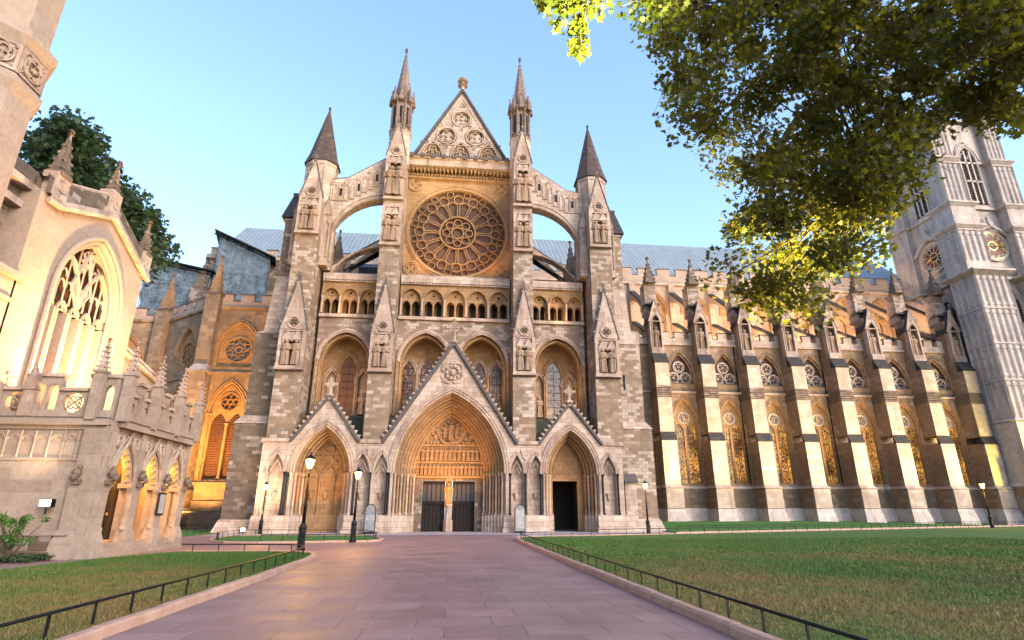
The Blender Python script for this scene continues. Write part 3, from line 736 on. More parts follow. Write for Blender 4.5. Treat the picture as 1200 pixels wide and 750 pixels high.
# top gable
def tri_hole(cx, z0, hw, h): return opening(cx, hw, z0, z0 + .1, h, 6)
m = MB(); m.mat('pale_stone')
circs = [(0, 42.1, .98), (-1.55, 39.85, 1.02), (1.55, 39.85, 1.02)]; low = [(-2.95, 37.0, 1.05, 1.95), (0, 37.0, 1.05, 1.95), (2.95, 37.0, 1.05, 1.95)]
m.wall([(-5.0, 36.5), (5.0, 36.5), (0, 45.6)], [circ(*c, 24) for c in circs] + [tri_hole(*c) for c in low], 51.7, 52.1)
m.wall([(-2.9, 38.7), (2.9, 38.7), (0, 44.0)], (), 51.88, 52.05); m.mat('ochre_stone'); m.box(-4.3, 4.3, 51.9, 52.05, 36.6, 39.2)
P('top_gable', m)
m = MB(); m.mat('pale_stone')
for x, z, r in circs:
    m.cring(x, z, r * .92, r * 1.06, 51.6, 52.0, 24)
    f = foil(x, z, r * .92, 4, 7, PI / 4); m.ring(f, [(x + (a - x) * 1.13, z + (b - z) * 1.13) for a, b in f], 51.75, 52.0, True); m.blob(x, 51.8, z, .16)
    
m.mat('shade_stone')  # crevice shade drawn as thin dark rings round the tracery
for x, z, r in circs: m.cring(x, z, r * 1.05, r * 1.12, 51.67, 51.7, 24); f = foil(x, z, r * .80, 4, 7, PI / 4); m.path(f, 51.80, .03, 4, True)
for x, z, w, hh in low: m.path(arch(x, w + .12, z + .1, hh + .12, 7), 51.68, .035, 4)
m.mat('pale_stone')
for x, z, w, hh in low:
    m.path(arch(x, w, z + .1, hh, 7), 51.65, .09, 5)
    for q, zz in ((-.42, .45), (.42, .45), (0, 1.1)): m.ring(foil(x + q, z + zz, .38), [(x + q + (a - x - q) * 1.25, z + zz + (b - z - zz) * 1.25) for a, b in foil(x + q, z + zz, .38)], 51.75, 51.95, True)
for x, z, r in ((0, 40.75, .3), (-1.5, 38.5, .26), (1.5, 38.5, .26), (-.95, 41.2, .2), (.95, 41.2, .2), (-2.75, 39.2, .26), (2.75, 39.2, .26)):
    m.cring(x, z, r * .75, r, 51.64, 51.7, 12); m.path(foil(x, z, r * .7, 3, 3, PI / 2), 51.66, .035, 4, True)
for k in (-1, 1): m.path([(k * 4.5, 36.75), (0, 44.9)], 51.66, .06, 5)
m.box(-4.6, 4.6, 51.6, 51.7, 36.6, 36.72); m.box(-3.6, 3.6, 51.62, 51.7, 38.62, 38.7)
for x, z, r in ((0, 43.9, .35), (-2.2, 41.2, .28), (2.2, 41.2, .28), (-3.6, 39.0, .26), (3.6, 39.0, .26), (-.0, 40.7, .2)):
    m.path([(x - r, z - r * .6), (x + r, z - r * .6), (x, z + r)], 51.65, .05, 4, True)
P('gable_tracery', m)
m = MB(); m.mat('dark_coping')
for k in (-1, 1): m.tube([(k * 5.25, 51.6, 36.5), (0, 51.6, 45.95)], .17, 6); m.tube([(k * 5.25, 52.2, 36.55), (0, 52.2, 46.0)], .2, 6)
m.mat('pale_stone'); m.finial(0, 51.8, 45.8, 1.9, .62); P('gable_coping', m)

# buttresses of the front
def niche_stage(m, cx, hw, y, z0, z1, stat):
    m.mat('carved_stone'); w = hw * .86
    m.box(cx - hw * 1.06, cx + hw * 1.06, y - .42, y + .3, z0 - .3, z0 - .12); m.box(cx - hw * 1.0, cx + hw * 1.0, y - .36, y + .3, z0 - .12, z0 + .05)
    for k in (-1, 1): m.box(cx + k * w - .14, cx + k * w + .14, y - .34, y + .1, z0, z1); m.col(cx + k * w * .72, y - .3, z0 + .05, z1 - .9, .06)
    for q in (-1, 1):
        c = cx + q * w * .42
        m.path(arch(c, w * .36, z1 - .95, .6, 4), y - .32, .07, 5); m.gablet(c, w * .44, y - .42, y - .3, z1 - .85, z1 - .1, 'carved_stone', 'carved_stone', False, 3)
    m.box(cx - w, cx + w, y - .16, y + .05, z1 - .5, z1); m.mat('shade_stone'); m.box(cx - w, cx + w, y - .06, y + .05, z0, z1 - .5); m.mat('carved_stone')  # niche back coloured dark to give shade behind the figures
    m.box(cx - hw, cx + hw, y - .3, y + .1, z1 - .02, z1 + .14)
    for q in (-1, 1):
        n_ = MB(); n_.mat('figure_stone'); n_.statue(cx + q * w * .42, y - .24, z0 + .1, (z1 - z0) * .72); stat.append(n_)
def front_buttress(s_, outer):
    cx, hw = (6.22 * s_, .98) if not outer else (13.75 * s_, 1.12)
    y = 48.3; top = 34.6 if not outer else 29.4
    m = MB(); m.mat('ragstone'); st = []
    m.box(cx - hw, cx + hw, y, 52.4, 6.8, 16.4)
    niche_stage(m, cx, hw, y, 13.2, 16.3, st)
    m.gablet(cx, hw * .98, y - .3, y + .1, 16.4, 21.3, 'carved_stone')
    m.mat('dark_coping'); m.tube([(cx - hw, y + .5, 16.4), (cx - hw * .0, y + .5, 21.0)], .12, 4); m.box(cx - hw - .05, cx + hw + .05, y - .06, y + .02, 12.8, 12.88)
    hw2 = hw * .93
    m.mat('ragstone'); m.box(cx - hw2, cx + hw2, y + .15, 52.4, 16.4, top - (5.4 if not outer else 3.4) - .3)
    m.mat('carved_stone')
    if not outer:
        m.box(cx - hw2, cx + hw2, y + .15, 52.4, top - 5.7, top + .2)
        niche_stage(m, cx, hw2, y + .15, 25.2, 28.9, st); niche_stage(m, cx, hw2, y + .15, 30.0, 34.5, st)
        m.gablet(cx, hw2, y - .12, y + .3, 34.6, 38.6, 'carved_stone')
        m.mat('pale_stone'); m.lathe(cx, 50.1, [(1.12, 34.6), (1.12, 38.2), (1.25, 38.35), (1.0, 38.5)], 8, PI / 8)
    else:
        m.box(cx - hw2, cx + hw2, y + .15, 51.8, top - 3.7, top + .1)
        niche_stage(m, cx, hw2, y + .15, 26.0, 29.4, st)
        m.gablet(cx, hw2, y - .12, y + .3, 29.5, 33.6, 'carved_stone')
        for k in (-1, 1):      # small gabled niches on the flanks of the turret base
            for q in (0, 1):
                xx, yy = cx + k * (hw2 + .28 + q * .12), y + 1.2 + q * 1.1
                m.mat('carved_stone'); m.box(xx - .42, xx + .42, yy, yy + .8, 23.2, 28.4); m.gablet(xx, .42, yy - .1, yy + .8, 28.4, 30.2, 'carved_stone', 'dark_coping', False, 3)
                m.path(arch(xx, .26, 27.3, .5, 4), yy - .04, .06, 4); m.col(xx - .28, yy - .06, 24, 27.4, .05); m.col(xx + .28, yy - .06, 24, 27.4, .05)
    b = P('buttress', m)
    for n_ in st: P('statue', n_, b)
    if not outer:     # slender turret and spire
        m = MB(); m.mat('spire_stone'); tx, ty = cx - .0, 50.1
        m.lathe(tx, ty, [(1.05, 38.3), (.95, 38.6), (.95, 42.0), (1.15, 42.1), (1.15, 42.3)], 8, PI / 8)
        for i in range(8):
            a = PI / 8 + i * PI / 4; x, yq = tx + 1.02 * math.cos(a), ty + 1.02 * math.sin(a); m.col(x, yq, 38.5, 42.1, .1, 6)
            m.mat('void'); a2 = i * PI / 4; x2, y2 = tx + .89 * math.cos(a2), ty + .89 * math.sin(a2)
            m.tube([(x2, y2, 39.2), (x2, y2, 41.3)], .12, 4); m.mat('spire_stone')
            x3, y3 = tx + 1.1 * math.cos(a2), ty + 1.1 * math.sin(a2)
            m.lathe(x3, y3, [(.36, 41.9), (.3, 42.4), (.05, 43.7)], 4, a2 + PI / 4); m.blob(x3, y3, 43.75, .1)
            m.blob(x * 1 + .18 * math.cos(a), yq + .18 * math.sin(a), 42.2, .16)
        m.lathe(tx, ty, [(1.0, 38.95), (1.12, 39.0), (1.0, 39.15)], 8, PI / 8)
        m.lathe(tx, ty, [(.92, 42.2), (.86, 43.0), (.06, 49.0)], 8, PI / 8)
        for i in range(8):
            a = PI / 8 + i * PI / 4
            for j in range(9):
                t = (j + .5) / 9.5; r = .84 * (1 - t) + .05; m.blob(tx + r * math.cos(a), ty + r * math.sin(a), 43.0 + 6 * t, .055)
        m.finial(tx, ty, 48.7, .9, .18); P('spire', m)
    else:
        m = MB(); m.mat('pale_stone'); tx, ty, r = 13.75 * s_, 50.9, 1.5
        m.lathe(tx, ty, [(r, 26), (r, 34.0), (r * 1.06, 34.1), (r * 1.1, 34.5)], 8, PI / 8)
        for i in range(8):
            a = PI / 8 + i * PI / 4; m.tube([(tx + r * math.cos(a), ty + r * math.sin(a), 26), (tx + r * math.cos(a), ty + r * math.sin(a), 34.1)], .1, 5)
        t_ = P('turret', m)
        m = MB(); m.mat('spire_slate'); m.lathe(tx, ty, [(r * 1.2, 34.4), (r * 1.14, 34.7), (r * .93, 35.6), (.07, 41.4)], 8, PI / 8); m.finial(tx, ty, 41.2, .6, .14); P('cone_roof', m, t_)
for s_ in (-1, 1): front_buttress(s_, False); front_buttress(s_, True)

# flying buttresses of the front
def qarc(x0, z0, x1, z1, n=10): return [(x0 + (x1 - x0) * math.sin(t * PI / 2), z1 + (z0 - z1) * math.cos(t * PI / 2)) for t in [i / n for i in range(n + 1)]]
for s_ in (-1, 1):
    m = MB(); m.mat('pale_stone')
    lo = qarc(7.1, 30.6, 12.35, 25.2); poly = [(s_ * a, b) for a, b in lo] + [(s_ * 12.5, 25.2), (s_ * 12.5, 32.6), (s_ * 10.9, 32.9), (s_ * 7.1, 35.6)]
    m.wall(poly, (), 50.0, 51.0)
    m.mat('carved_stone'); m.path([(s_ * a, b + .12) for a, b in lo], 49.95, .13, 5); m.path([(s_ * a, b + .55) for a, b in lo], 49.97, .07, 5)
    for i in range(9):
        x = 7.6 + i * .56; zt = 35.1 - max(0, (x - 7.1)) * .72 if x < 10.9 else 32.5
        zt -= .75
        if x < 12.3: 
            m.path(arch(s_ * x, .2, zt, .28, 4), 49.96, .045, 4)
            for k in (-1, 1): m.path([(s_ * x + k * .2, zt), (s_ * x + k * .2, zt - 1.35)], 49.96, .04, 4)
            if i % 2 == 0: m.cring(s_ * (x + .28), zt + .42, .1, .16, 49.93, 50.0, 8)
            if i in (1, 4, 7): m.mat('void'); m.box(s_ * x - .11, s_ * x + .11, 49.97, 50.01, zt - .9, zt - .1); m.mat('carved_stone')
            m.box(s_ * x - .27, s_ * x + .27, 49.9, 50.0, zt - 1.5, zt - 1.38)
    m.mat('dark_coping'); m.tube([(s_ * 7.1, 50.3, 35.7), (s_ * 10.9, 50.3, 33.0), (s_ * 12.6, 50.3, 32.7)], .17, 5); m.tube([(s_ * 7.1, 50.85, 35.7), (s_ * 10.9, 50.85, 33.0), (s_ * 12.6, 50.85, 32.7)], .17, 5)
    P('flying_buttress', m)
    m = MB(); m.mat('pale_stone')
    lo = qarc(7.1, 26.2, 12.6, 20.8); up = [(s_ * 12.6, 23.6), (s_ * 7.1, 27.3)]
    m.wall([(s_ * a, b) for a, b in lo] + up, (), 51.6, 52.5); m.mat('carved_stone'); m.path([(s_ * a, b + .1) for a, b in lo], 51.57, .1, 5)
    m.mat('dark_coping'); m.tube([(s_ * 12.6, 51.9, 23.75), (s_ * 7.1, 51.9, 27.45)], .2, 5); P('flying_buttress', m)

# stepped outer buttresses of the front
for s_ in (-1, 1):
    m = MB()
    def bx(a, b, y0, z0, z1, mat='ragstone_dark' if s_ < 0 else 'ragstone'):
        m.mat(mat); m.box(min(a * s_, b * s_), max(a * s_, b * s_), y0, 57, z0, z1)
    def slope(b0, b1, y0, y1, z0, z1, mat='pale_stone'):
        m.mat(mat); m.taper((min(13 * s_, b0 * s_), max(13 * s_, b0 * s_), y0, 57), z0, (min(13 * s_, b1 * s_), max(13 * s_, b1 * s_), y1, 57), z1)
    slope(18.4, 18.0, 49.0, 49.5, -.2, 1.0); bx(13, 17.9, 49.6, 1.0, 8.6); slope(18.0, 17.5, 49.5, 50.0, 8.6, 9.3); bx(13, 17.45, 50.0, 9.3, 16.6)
    slope(17.6, 17.0, 49.95, 50.5, 16.6, 17.0); slope(17.0, 16.7, 50.5, 51.0, 17.0, 22.5); bx(14, 16.65, 51.0, 22.5, 28.6)
    slope(16.9, 16.5, 50.9, 51.2, 28.4, 28.7, 'pale_stone')
    m.mat('slate'); m.sideprism([(51.0, 28.8), (58, 28.8), (58, 33.0), (54.0, 33.0)], min(15.0 * s_, 17.1 * s_), max(15.0 * s_, 17.1 * s_)); m.mat('dark_coping'); m.box(min(14.9 * s_, 17.2 * s_), max(14.9 * s_, 17.2 * s_), 53.9, 58, 32.95, 33.15)
    m.mat('pale_stone'); m.box(min(14.6 * s_, 15.4 * s_), max(14.6 * s_, 15.4 * s_), 50.2, 50.7, 17, 27)
    if s_ > 0:
        m.mat('dark_coping'); m.sideprism([(48.8, 4.0), (49.8, 4.0), (49.8, 4.9)], 14.9, 16.1); m.mat('pale_stone'); m.box(15.0, 16.0, 49.2, 49.7, 0, 4)
        m.mat('void'); m.box(15.7, 15.85, 49.93, 49.98, 12.2, 13.6)
    P('stepped_buttress', m)
# walls and roof behind the front
for s_ in (-1, 1):
    m = MB(); m.mat('ragstone'); m.box(min(5.2 * s_, 5.9 * s_), max(5.2 * s_, 5.9 * s_), 53.6, 80, 20, 36.4); m.box(min(14.2 * s_, 15 * s_), max(14.2 * s_, 15 * s_), 52.7, 79, 0, 21.5)
    m.mat('pale_stone')
    for i in range(11): m.box(min(5.1 * s_, 6.1 * s_), max(5.1 * s_, 6.1 * s_), 53.2 + i * 2.4, 54.7 + i * 2.4, 36.4, 37.5)
    m.box(min(14.0 * s_, 15.1 * s_), max(14.0 * s_, 15.1 * s_), 56, 79, 21.5, 22.4)
    P('transept_wall', m)
m = MB(); m.mat('lead_roof')
m.add([(-5.4, 52.4, 36.6), (5.4, 52.4, 36.6), (0, 52.4, 45.2), (-5.4, 88, 36.6), (5.4, 88, 36.6), (0, 88, 45.2)], [(0, 1, 2), (0, 3, 5, 2), (1, 4, 5, 2), (3, 4, 5)])
P('transept_roof', m)
for s_ in (-1, 1): m = MB(); m.mat('lead_roof'); m.add([(s_ * 5.5, 53.5, 24.6), (s_ * 14.6, 53.5, 22), (s_ * 14.6, 79, 22), (s_ * 5.5, 79, 24.6)], [(0, 1, 2, 3)]); P('aisle_roof', m)
for s_ in (-1, 1):      # flying buttresses along the flanks, seen through the gaps
    for y in (58.5, 64.5, 70.5):
        m = MB(); m.mat('pale_stone'); lo = [(s_ * a, b) for a, b in qarc(5.8, 30, 12.4, 24)]
        m.wall(lo + [(s_ * 12.6, 26.2), (s_ * 5.8, 31.2)], (), y, y + .7); m.mat('dark_coping'); m.tube([(s_ * 12.6, y + .3, 26.3), (s_ * 5.8, y + .3, 31.3)], .2, 5)
        m.mat('pale_stone'); m.box(min(s_ * 12.3, s_ * 13.9), max(s_ * 12.3, s_ * 13.9), y - .3, y + 1, 20, 28); m.spirelet(s_ * 13.1, y + .35, 28, 31.2, .6); P('flying_buttress', m)
# ------------------------------------------------------------ the nave
NX = [26.64 + 6.19 * i for i in range(8)]; WY = 70.7
bays = [20.5] + [x + 3.4 for x in NX[:7]]
m = MB(); m.mat('nave_stone'); hs = []
for c in bays: hs += [opening(c, 1.62, 4.9, 12.3, 3.2, 7), opening(c, 1.75, 17.6, 18.6, 3.3, 7)]
m.wall([(15, -.2), (72.5, -.2), (72.5, 23), (15, 23)], hs, WY, WY + .9)
m.mat('pale_stone'); m.box(15, 72, WY - .25, WY, 16.3, 16.55); m.box(15, 72, WY - .3, WY, 22.85, 23.1); m.box(15, 72, WY - .3, WY, 4.3, 4.6)
m.mat('plinth_stone'); m.box(15, 72, WY - .25, WY, -.2, 4.3); m.mat('tower_stone'); m.taper((15, 72, WY - .9, WY), 0, (15, 72, WY - .3, WY), 2.0)
P('nave_wall', m)
m = MB(); m.battlement(15, 72, WY - .2, WY + .2, 23.1, 23.75, 24.6, 2.06, .6); P('parapet', m)
# one aisle window of each kind, then copies
def tri_window():
    c = bays[1]; m = MB(); m.mat('old_glass'); m.wall(opening(c, 1.76, 17.6, 18.6, 3.32, 7), (), WY + .55, WY + .6); g = P('upper_window', m)
    m = MB(); m.mat('nave_stone'); m.path(opening(c, 1.85, 17.6, 18.6, 3.4, 7), WY - .06, .12, 5); m.path(opening(c, 1.6, 17.7, 18.6, 3.1, 7), WY + .2, .1, 5, True)
    m.path(arch(c, 2.05, 18.6, 3.65, 7), WY - .04, .09, 5); m.mat('tower_stone')
    for x, z in ((c - .82, 18.45), (c + .82, 18.45), (c, 19.95)):
        m.cring(x, z, .66, .8, WY + .35, WY + .55, 18); f = foil(x, z, .66, 5, 4, PI / 2); m.path(f, WY + .42, .06, 4, True); m.cring(x, z, .1, .18, WY + .38, WY + .5, 8)
    P('tracery', m, g); return g
def low_window(mat='stained_glass_lit'):
    c = bays[1]; m = MB(); m.mat(mat); m.wall(opening(c, 1.64, 4.9, 12.3, 3.22, 7), (), WY + .55, WY + .6); g = P('aisle_window', m)
    m = MB(); m.mat('nave_stone')
    m.mat('ochre_stone')
    for r_, d in ((1.75, -.06), (2.0, -.04), (1.58, .15)): m.path(arch(c, r_, 12.3, 3.2 + (r_ - 1.62), 7), WY + d, .11, 5)
    for k in (-1, 1): m.col(c + k * 1.8, WY - .08, 4.9, 12.35, .11); m.col(c + k * 1.58, WY + .2, 4.9, 12.35, .08)
    m.mat('ochre_stone'); 
    m.wall(opening(c, 1.62, 4.9, 12.3, 3.2, 7), [opening(c - .8, .66, 5.0, 11.4, 1.0, 5), opening(c + .8, .66, 5.0, 11.4, 1.0, 5), circ(c, 13.15, .72, 20)], WY + .35, WY + .5, False)
    m.mat('tower_stone'); m.cring(c, 13.15, .66, .8, WY + .28, WY + .45, 20)
    f = foil(c, 13.15, .66, 6, 4, 0); m.path(f, WY + .4, .06, 4, True); m.cring(c, 13.15, .16, .24, WY + .36, WY + .46, 10)
    m.mat('iron'); 
    for i in range(12): m.box(c - 1.3, c + 1.3, WY + .51, WY + .54, 5.4 + i * .56, 5.43 + i * .56)
    for k in (-.8, .8):
        for q in (-.28, 0, .28): m.box(c + k + q - .015, c + k + q + .015, WY + .512, WY + .535, 5, 12.2)
    m.mat('nave_stone'); m.box(c - 1.85, c + 1.85, WY - .2, WY + .3, 4.62, 4.9)
    P('tracery', m, g); return g
tw = tri_window(); lw = low_window()
for c in bays:
    if c != bays[1]: copy_part(tw, (c - bays[1], 0, 0)); copy_part(lw, (c - bays[1], 0, 0))
# clerestory
CY = 78.0; m = MB(); m.mat('church_stone'); hs = [opening(c, 1.75, 24.5, 30.0, 3.5, 7) for c in bays]
m.wall([(15, 20), (76, 20), (76, 34.6), (15, 34.6)], hs, CY, CY + .8); m.mat('pale_stone'); m.box(6, 76, CY - .35, CY + .5, 34.6, 34.95)
P('clerestory_wall', m)
m = MB(); m.battlement(6, 76, CY - .2, CY + .2, 34.95, 36.1, 37.2, 3.09, .68, m='church_stone'); P('parapet', m)
def cler_window():
    c = bays[1]; m = MB(); m.mat('tan_glass'); m.wall(opening(c, 1.77, 24.5, 30, 3.52, 7), (), CY + .5, CY + .55); g = P('clerestory_window', m)
    m = MB(); m.mat('ochre_stone'); 
    for r_, d in ((1.7, .1), (1.85, -.06), (2.1, -.04)): m.path(arch(c, r_, 30, 3.5 + r_ - 1.75, 7), CY + d, .12, 5)
    m.wall(opening(c, 1.75, 24.5, 30.0, 3.5, 7), [opening(c - .85, .7, 24.6, 29.2, 1.1, 5), opening(c + .85, .7, 24.6, 29.2, 1.1, 5), circ(c, 31.2, .8, 18)], CY + .25, CY + .45, False)
    m.path(foil(c, 31.2, .72, 5, 4, PI / 2), CY + .3, .07, 4, True); P('tracery', m, g); return g
cw = cler_window()
for c in bays:
    if c != bays[1]: copy_part(cw, (c - bays[1], 0, 0))
m = MB(); m.mat('lead_roof')
m.add([(5, CY + .4, 36.0), (76, CY + .4, 36.0), (5, 90, 47.6), (76, 90, 47.6), (5, 102, 36), (76, 102, 36)], [(0, 1, 3, 2), (2, 3, 5, 4), (1, 5, 3)])
m.add([(15, WY + .3, 23.6), (73, WY + .3, 23.6), (73, CY, 25), (15, CY, 25)], [(0, 1, 2, 3)]); P('nave_roof', m)
# the buttress between two bays
def nave_buttress():
    c = NX[0]; m = MB(); hw = .96
    def wthr(y0, y1, z0, z1): m.sideprism([(y0, z0 - .12), (y1, z0 - .12), (y1, z1), (y0, z0)], c - hw - .03, c + hw + .03)
    m.mat('tower_stone'); m.taper((c - hw - .35, c + hw + .35, 67.2, WY), -.1, (c - hw - .25, c + hw + .25, 67.3, WY), .9); m.taper((c - hw - .25, c + hw + .25, 67.3, WY), .9, (c - hw - .1, c + hw + .1, 67.6, WY), 1.9)
    m.mat('nave_stone'); m.box(c - hw - .1, c + hw + .1, 67.6, 72, 1.9, 4.3); m.mat('pale_stone'); m.taper((c - hw - .18, c + hw + .18, 67.5, WY), 4.3, (c - hw, c + hw, 67.9, WY), 4.65)
    m.mat('nave_stone'); m.box(c - hw, c + hw, 67.95, 72, 4.6, 10.0); m.mat('slate'); wthr(67.85, 68.32, 10.0, 11.0)
    m.mat('nave_stone'); m.box(c - hw + .03, c + hw - .03, 68.3, 72, 10.9, 15.3)
    m.mat('ragstone_dark'); 
    for i in range(5): m.box(c - hw - .02, c + hw + .02, 68.2, 72, 15.3 + i * .3, 15.48 + i * .3)
    m.mat('nave_stone'); m.box(c - hw + .05, c + hw - .05, 68.32, 72, 15.3, 19.9); m.mat('slate'); wthr(68.2, 69.05, 19.9, 21.3); m.mat('nave_stone'); m.box(c - hw + .05, c + hw - .05, 69.03, WY, 19.9, 21.25)
    m.mat('nave_stone'); m.box(c - hw * .88, c + hw * .88, 69.5, 71.2, 21.2, 27.3)
    m.mat('nave_facing_lit'); m.box(c - hw + .0, c + hw - .0, 67.9, 67.96, 4.65, 9.9); m.box(c - hw + .06, c + hw - .06, 68.26, 68.31, 11.0, 15.25); m.box(c - hw + .06, c + hw - .06, 68.26, 68.33, 16.75, 19.75); m.box(c - hw - .1, c + hw + .1, 67.55, 67.62, 2.0, 4.2)  # slabs on fronts only: pale patching plus painted floodlight
    # statue niche with gabled slate hood
    m.mat('carved_stone'); m.box(c - hw * .9, c + hw * .9, 68.95, 69.8, 21.2, 22.0)
    for k in (-1, 1): m.box(c + k * .74 - .13, c + k * .74 + .13, 69.05, 69.8, 22, 26.0); m.col(c + k * .6, 69.02, 22, 25.6, .08)
    m.mat('shade_stone'); m.box(c - .6, c + .6, 69.46, 69.49, 22, 26.3); m.mat('carved_stone'); m.wall([(c - .95, 25.6), (c + .95, 25.6), (c, 28.6)], [arch(c, .5, 25.7, .9, 4)], 69.0, 69.25); m.path(arch(c, .52, 25.6, .95, 4), 68.97, .07, 4); m.cring(c, 27.2, .16, .26, 68.93, 69.02, 10)  # dark plate paints the shade at the back of the niche
    for k in (-1, 1): m.tube([(c + k * 1.0, 69.0, 25.6), (c, 69.0, 28.75)], .09, 5)
    m.mat('slate'); m.add([(c - 1.1, 69.1, 25.5), (c + 1.1, 69.1, 25.5), (c, 69.1, 28.75), (c - 1.1, 71, 25.5), (c + 1.1, 71, 25.5), (c, 71, 28.75)], [(0, 3, 5, 2), (1, 4, 5, 2), (3, 4, 5)])
    # pinnacle
    m.mat('ragstone'); m.box(c - .82, c + .82, 70.3, 72, 27, 31.5); m.mat('dark_coping'); m.box(c - .92, c + .92, 69.5, 71.3, 28.2, 28.4)
    m.mat('ragstone_dark'); m.spirelet(c, 70.4, 31.5, 35.0, .82, 4, 5)
    b = P('nave_buttress', m)
    n_ = MB(); n_.mat('figure_stone'); n_.statue(c, 69.4, 22.05, 2.9); P('statue', n_, b)
    # two tiers of flying buttress over the aisle
    m = MB()
    for z0, z1, t in ((28.0, 33.4, 1.0), (24.2, 28.4, .9)):
        m.mat('church_stone'); lo = [(71.0 + (CY - 71.0) * s_, (z0 - 1.6) + (z1 - z0 - .2) * math.sin(s_ * PI / 2)) for s_ in [i / 8 for i in range(9)]]
        m.sideprism(lo + [(CY, z1), (71.0, z0)], c - .35, c + .35); m.mat('slate'); m.sideprism([(71.0, z0), (CY, z1), (CY, z1 + .3), (71.0, z0 + .3)], c - .42, c + .42)
    m.mat('church_stone'); m.box(c - .45, c + .45, CY - .5, CY, 20, 34.6)
    f = P('flying_buttress', m); return b, f
nb, nf = nave_buttress()
for x in NX[1:]: copy_part(nb, (x - NX[0], 0, 0)); copy_part(nf, (x - NX[0], 0, 0))
m = MB(); m.mat('iron')
for x in (NX[0] + 1.25, NX[1] + 1.25, NX[2] - 1.2, NX[3] + 1.25, NX[4] - 1.2, NX[5] + 1.25): m.tube([(x, WY - .15, 4.6), (x, WY - .15, 22.8)], .08, 5)
P('rainwater_pipe', m)
m = MB(); c = NX[2] + 1.9; m.mat('void'); m.wall(opening(c, .7, 0, 2.2, 1.0, 5), (), WY - .30, WY - .27); m.mat('pale_stone'); m.path(opening(c, .8, .3, 2.2, 1.1, 5), WY - .32, .15, 5); m.path(arch(c, 1.05, 2.2, 1.35, 5), WY - .3, .12, 5); P('side_door', m)

# ------------------------------------------------------------ west tower
def tower_face(m, F, u0, u1, z0, z1, n, rows):   # panelled face
    m = MB(F); m.mat('tower_stone'); w = (u1 - u0) / n
    for r in range(rows):
        a = z0 + (z1 - z0) * r / rows; b = z0 + (z1 - z0) * (r + 1) / rows
        m.box(u0 - .1, u1 + .1, -.14, .02, b - .22, b)
        for i in range(n):
            c = u0 + w * (i + .5)
            m.path(opening(c, w * .33, a + .3, b - 1.2, w * .4, 4), -.03, .07, 4)
            if r % 2: m.box(c - w * .3, c + w * .3, -.08, .02, a + .35, a + .7)
    for i in range(n + 1): m.tube([(u0 + w * i, -.06, z0), (u0 + w * i, -.06, z1)], .12, 4)
    P('panelling', m)
TX0, TX1, TY0, TY1 = 71.7, 85.0, 66.6, 77.6
FN = frame(0, 0, 0)
tw_n = lambda u, d, z: (u, TY0 + 1.0 + d, z)            # north face, recessed behind the corner buttresses
tw_e = lambda u, d, z: (TX0 + 1.0 + d, -u, z)            # east face, u runs towards the camera
m = MB(); m.mat('tower_stone'); m.box(TX0 + 1.0, TX1 - 1, TY0 + 1, TY1, 0, 60); 
for x in (TX0, TX1 - 4.2):
    w, d = (4.6, 3.4)
    m.box(x - .4, x + w - .2, TY0 - 1.6, TY0 + d - 1.2, 0, 33.4)
    m.box(x, x + 3.9, TY0 - .6, TY0 + 2.9, 33.4, 44.6); m.box(x + .3, x + 3.6, TY0 - .2, TY0 + 2.7, 44.6, 52.6); m.box(x + .6, x + 3.4, TY0 + .2, TY0 + 2.5, 52.6, 60.5)
    for z, e in ((33.2, .9), (40.9, .55), (44.6, .5), (52.6, .45), (60.3, .5)):
        g0 = {33.2: (x - .4, x + w - .2, TY0 - 1.6, TY0 + d - 1.2)}.get(z, (x, x + 3.9, TY0 - .6, TY0 + 2.9) if z < 45 else (x + .3, x + 3.6, TY0 - .2, TY0 + 2.7))
        m.taper((g0[0], g0[1], g0[2], g0[3]), z - .5, (g0[0] - e, g0[1] + e, g0[2] - e, g0[3] + e), z); m.box(g0[0] - e, g0[1] + e, g0[2] - e, g0[3] + e, z, z + .25)
m.box(TX0, TX0 + 3.5, TY1 - 3, TY1 + .5, 20, 60)
for z, e in ((33.2, .5), (44.6, .35), (52.6, .3), (60.3, .5)): m.box(TX0 + 1 - e, TX1, TY0 + 1 - e, TY1 + .6, z, z + .3); m.box(TX0 - .4, TX0 + 3.6, TY1 - 3.3, TY1 + .8, z, z + .28)
m.box(TX0 + 1 - .25, TX1, TY0 + .75, TY1, 35.2, 35.4)
for i in range(24): m.box(TX0 + 3.6 + i * .25, TX0 + 3.72 + i * .25, TY0 + .72, TY0 + 1, 34.1, 35.2)
for i in range(20): m.box(TX0 + .75, TX0 + 1, TY0 + 2.6 + i * .28, TY0 + 2.74 + i * .28, 34.1, 35.2)
tower = P('west_tower', m)
m = MB(); m.mat('tower_stone')
xl = TX0 - .4; yl = TY0 - 1.6
tower_face(m, lambda u, d, z: (u, yl + d, z), xl, xl + 4.8, 13, 33, 5, 4); tower_face(m, lambda u, d, z: (xl + d, -u, z), -(yl + 3.8), -yl, 13, 33, 4, 4)
tower_face(m, lambda u, d, z: (u, TY0 - .6 + d, z), TX0, TX0 + 3.9, 35.4, 40.4, 4, 1); tower_face(m, lambda u, d, z: (TX0 + d, -u, z), -(TY0 + 2.9), -(TY0 - .6), 35.4, 40.4, 3, 1)
tower_face(m, lambda u, d, z: (u, TY0 - .2 + d, z), TX0 + .3, TX0 + 3.6, 45, 52, 4, 1); tower_face(m, lambda u, d, z: (TX0 + .3 + d, -u, z), -(TY0 + 2.7), -(TY0 - .2), 45, 52, 3, 1)
tower_face(m, lambda u, d, z: (u, TY0 + .2 + d, z), TX0 + .6, TX0 + 3.4, 53, 60, 4, 1); tower_face(m, lambda u, d, z: (TX0 + .6 + d, -u, z), -(TY0 + 2.5), -(TY0 + .2), 53, 60, 3, 1)
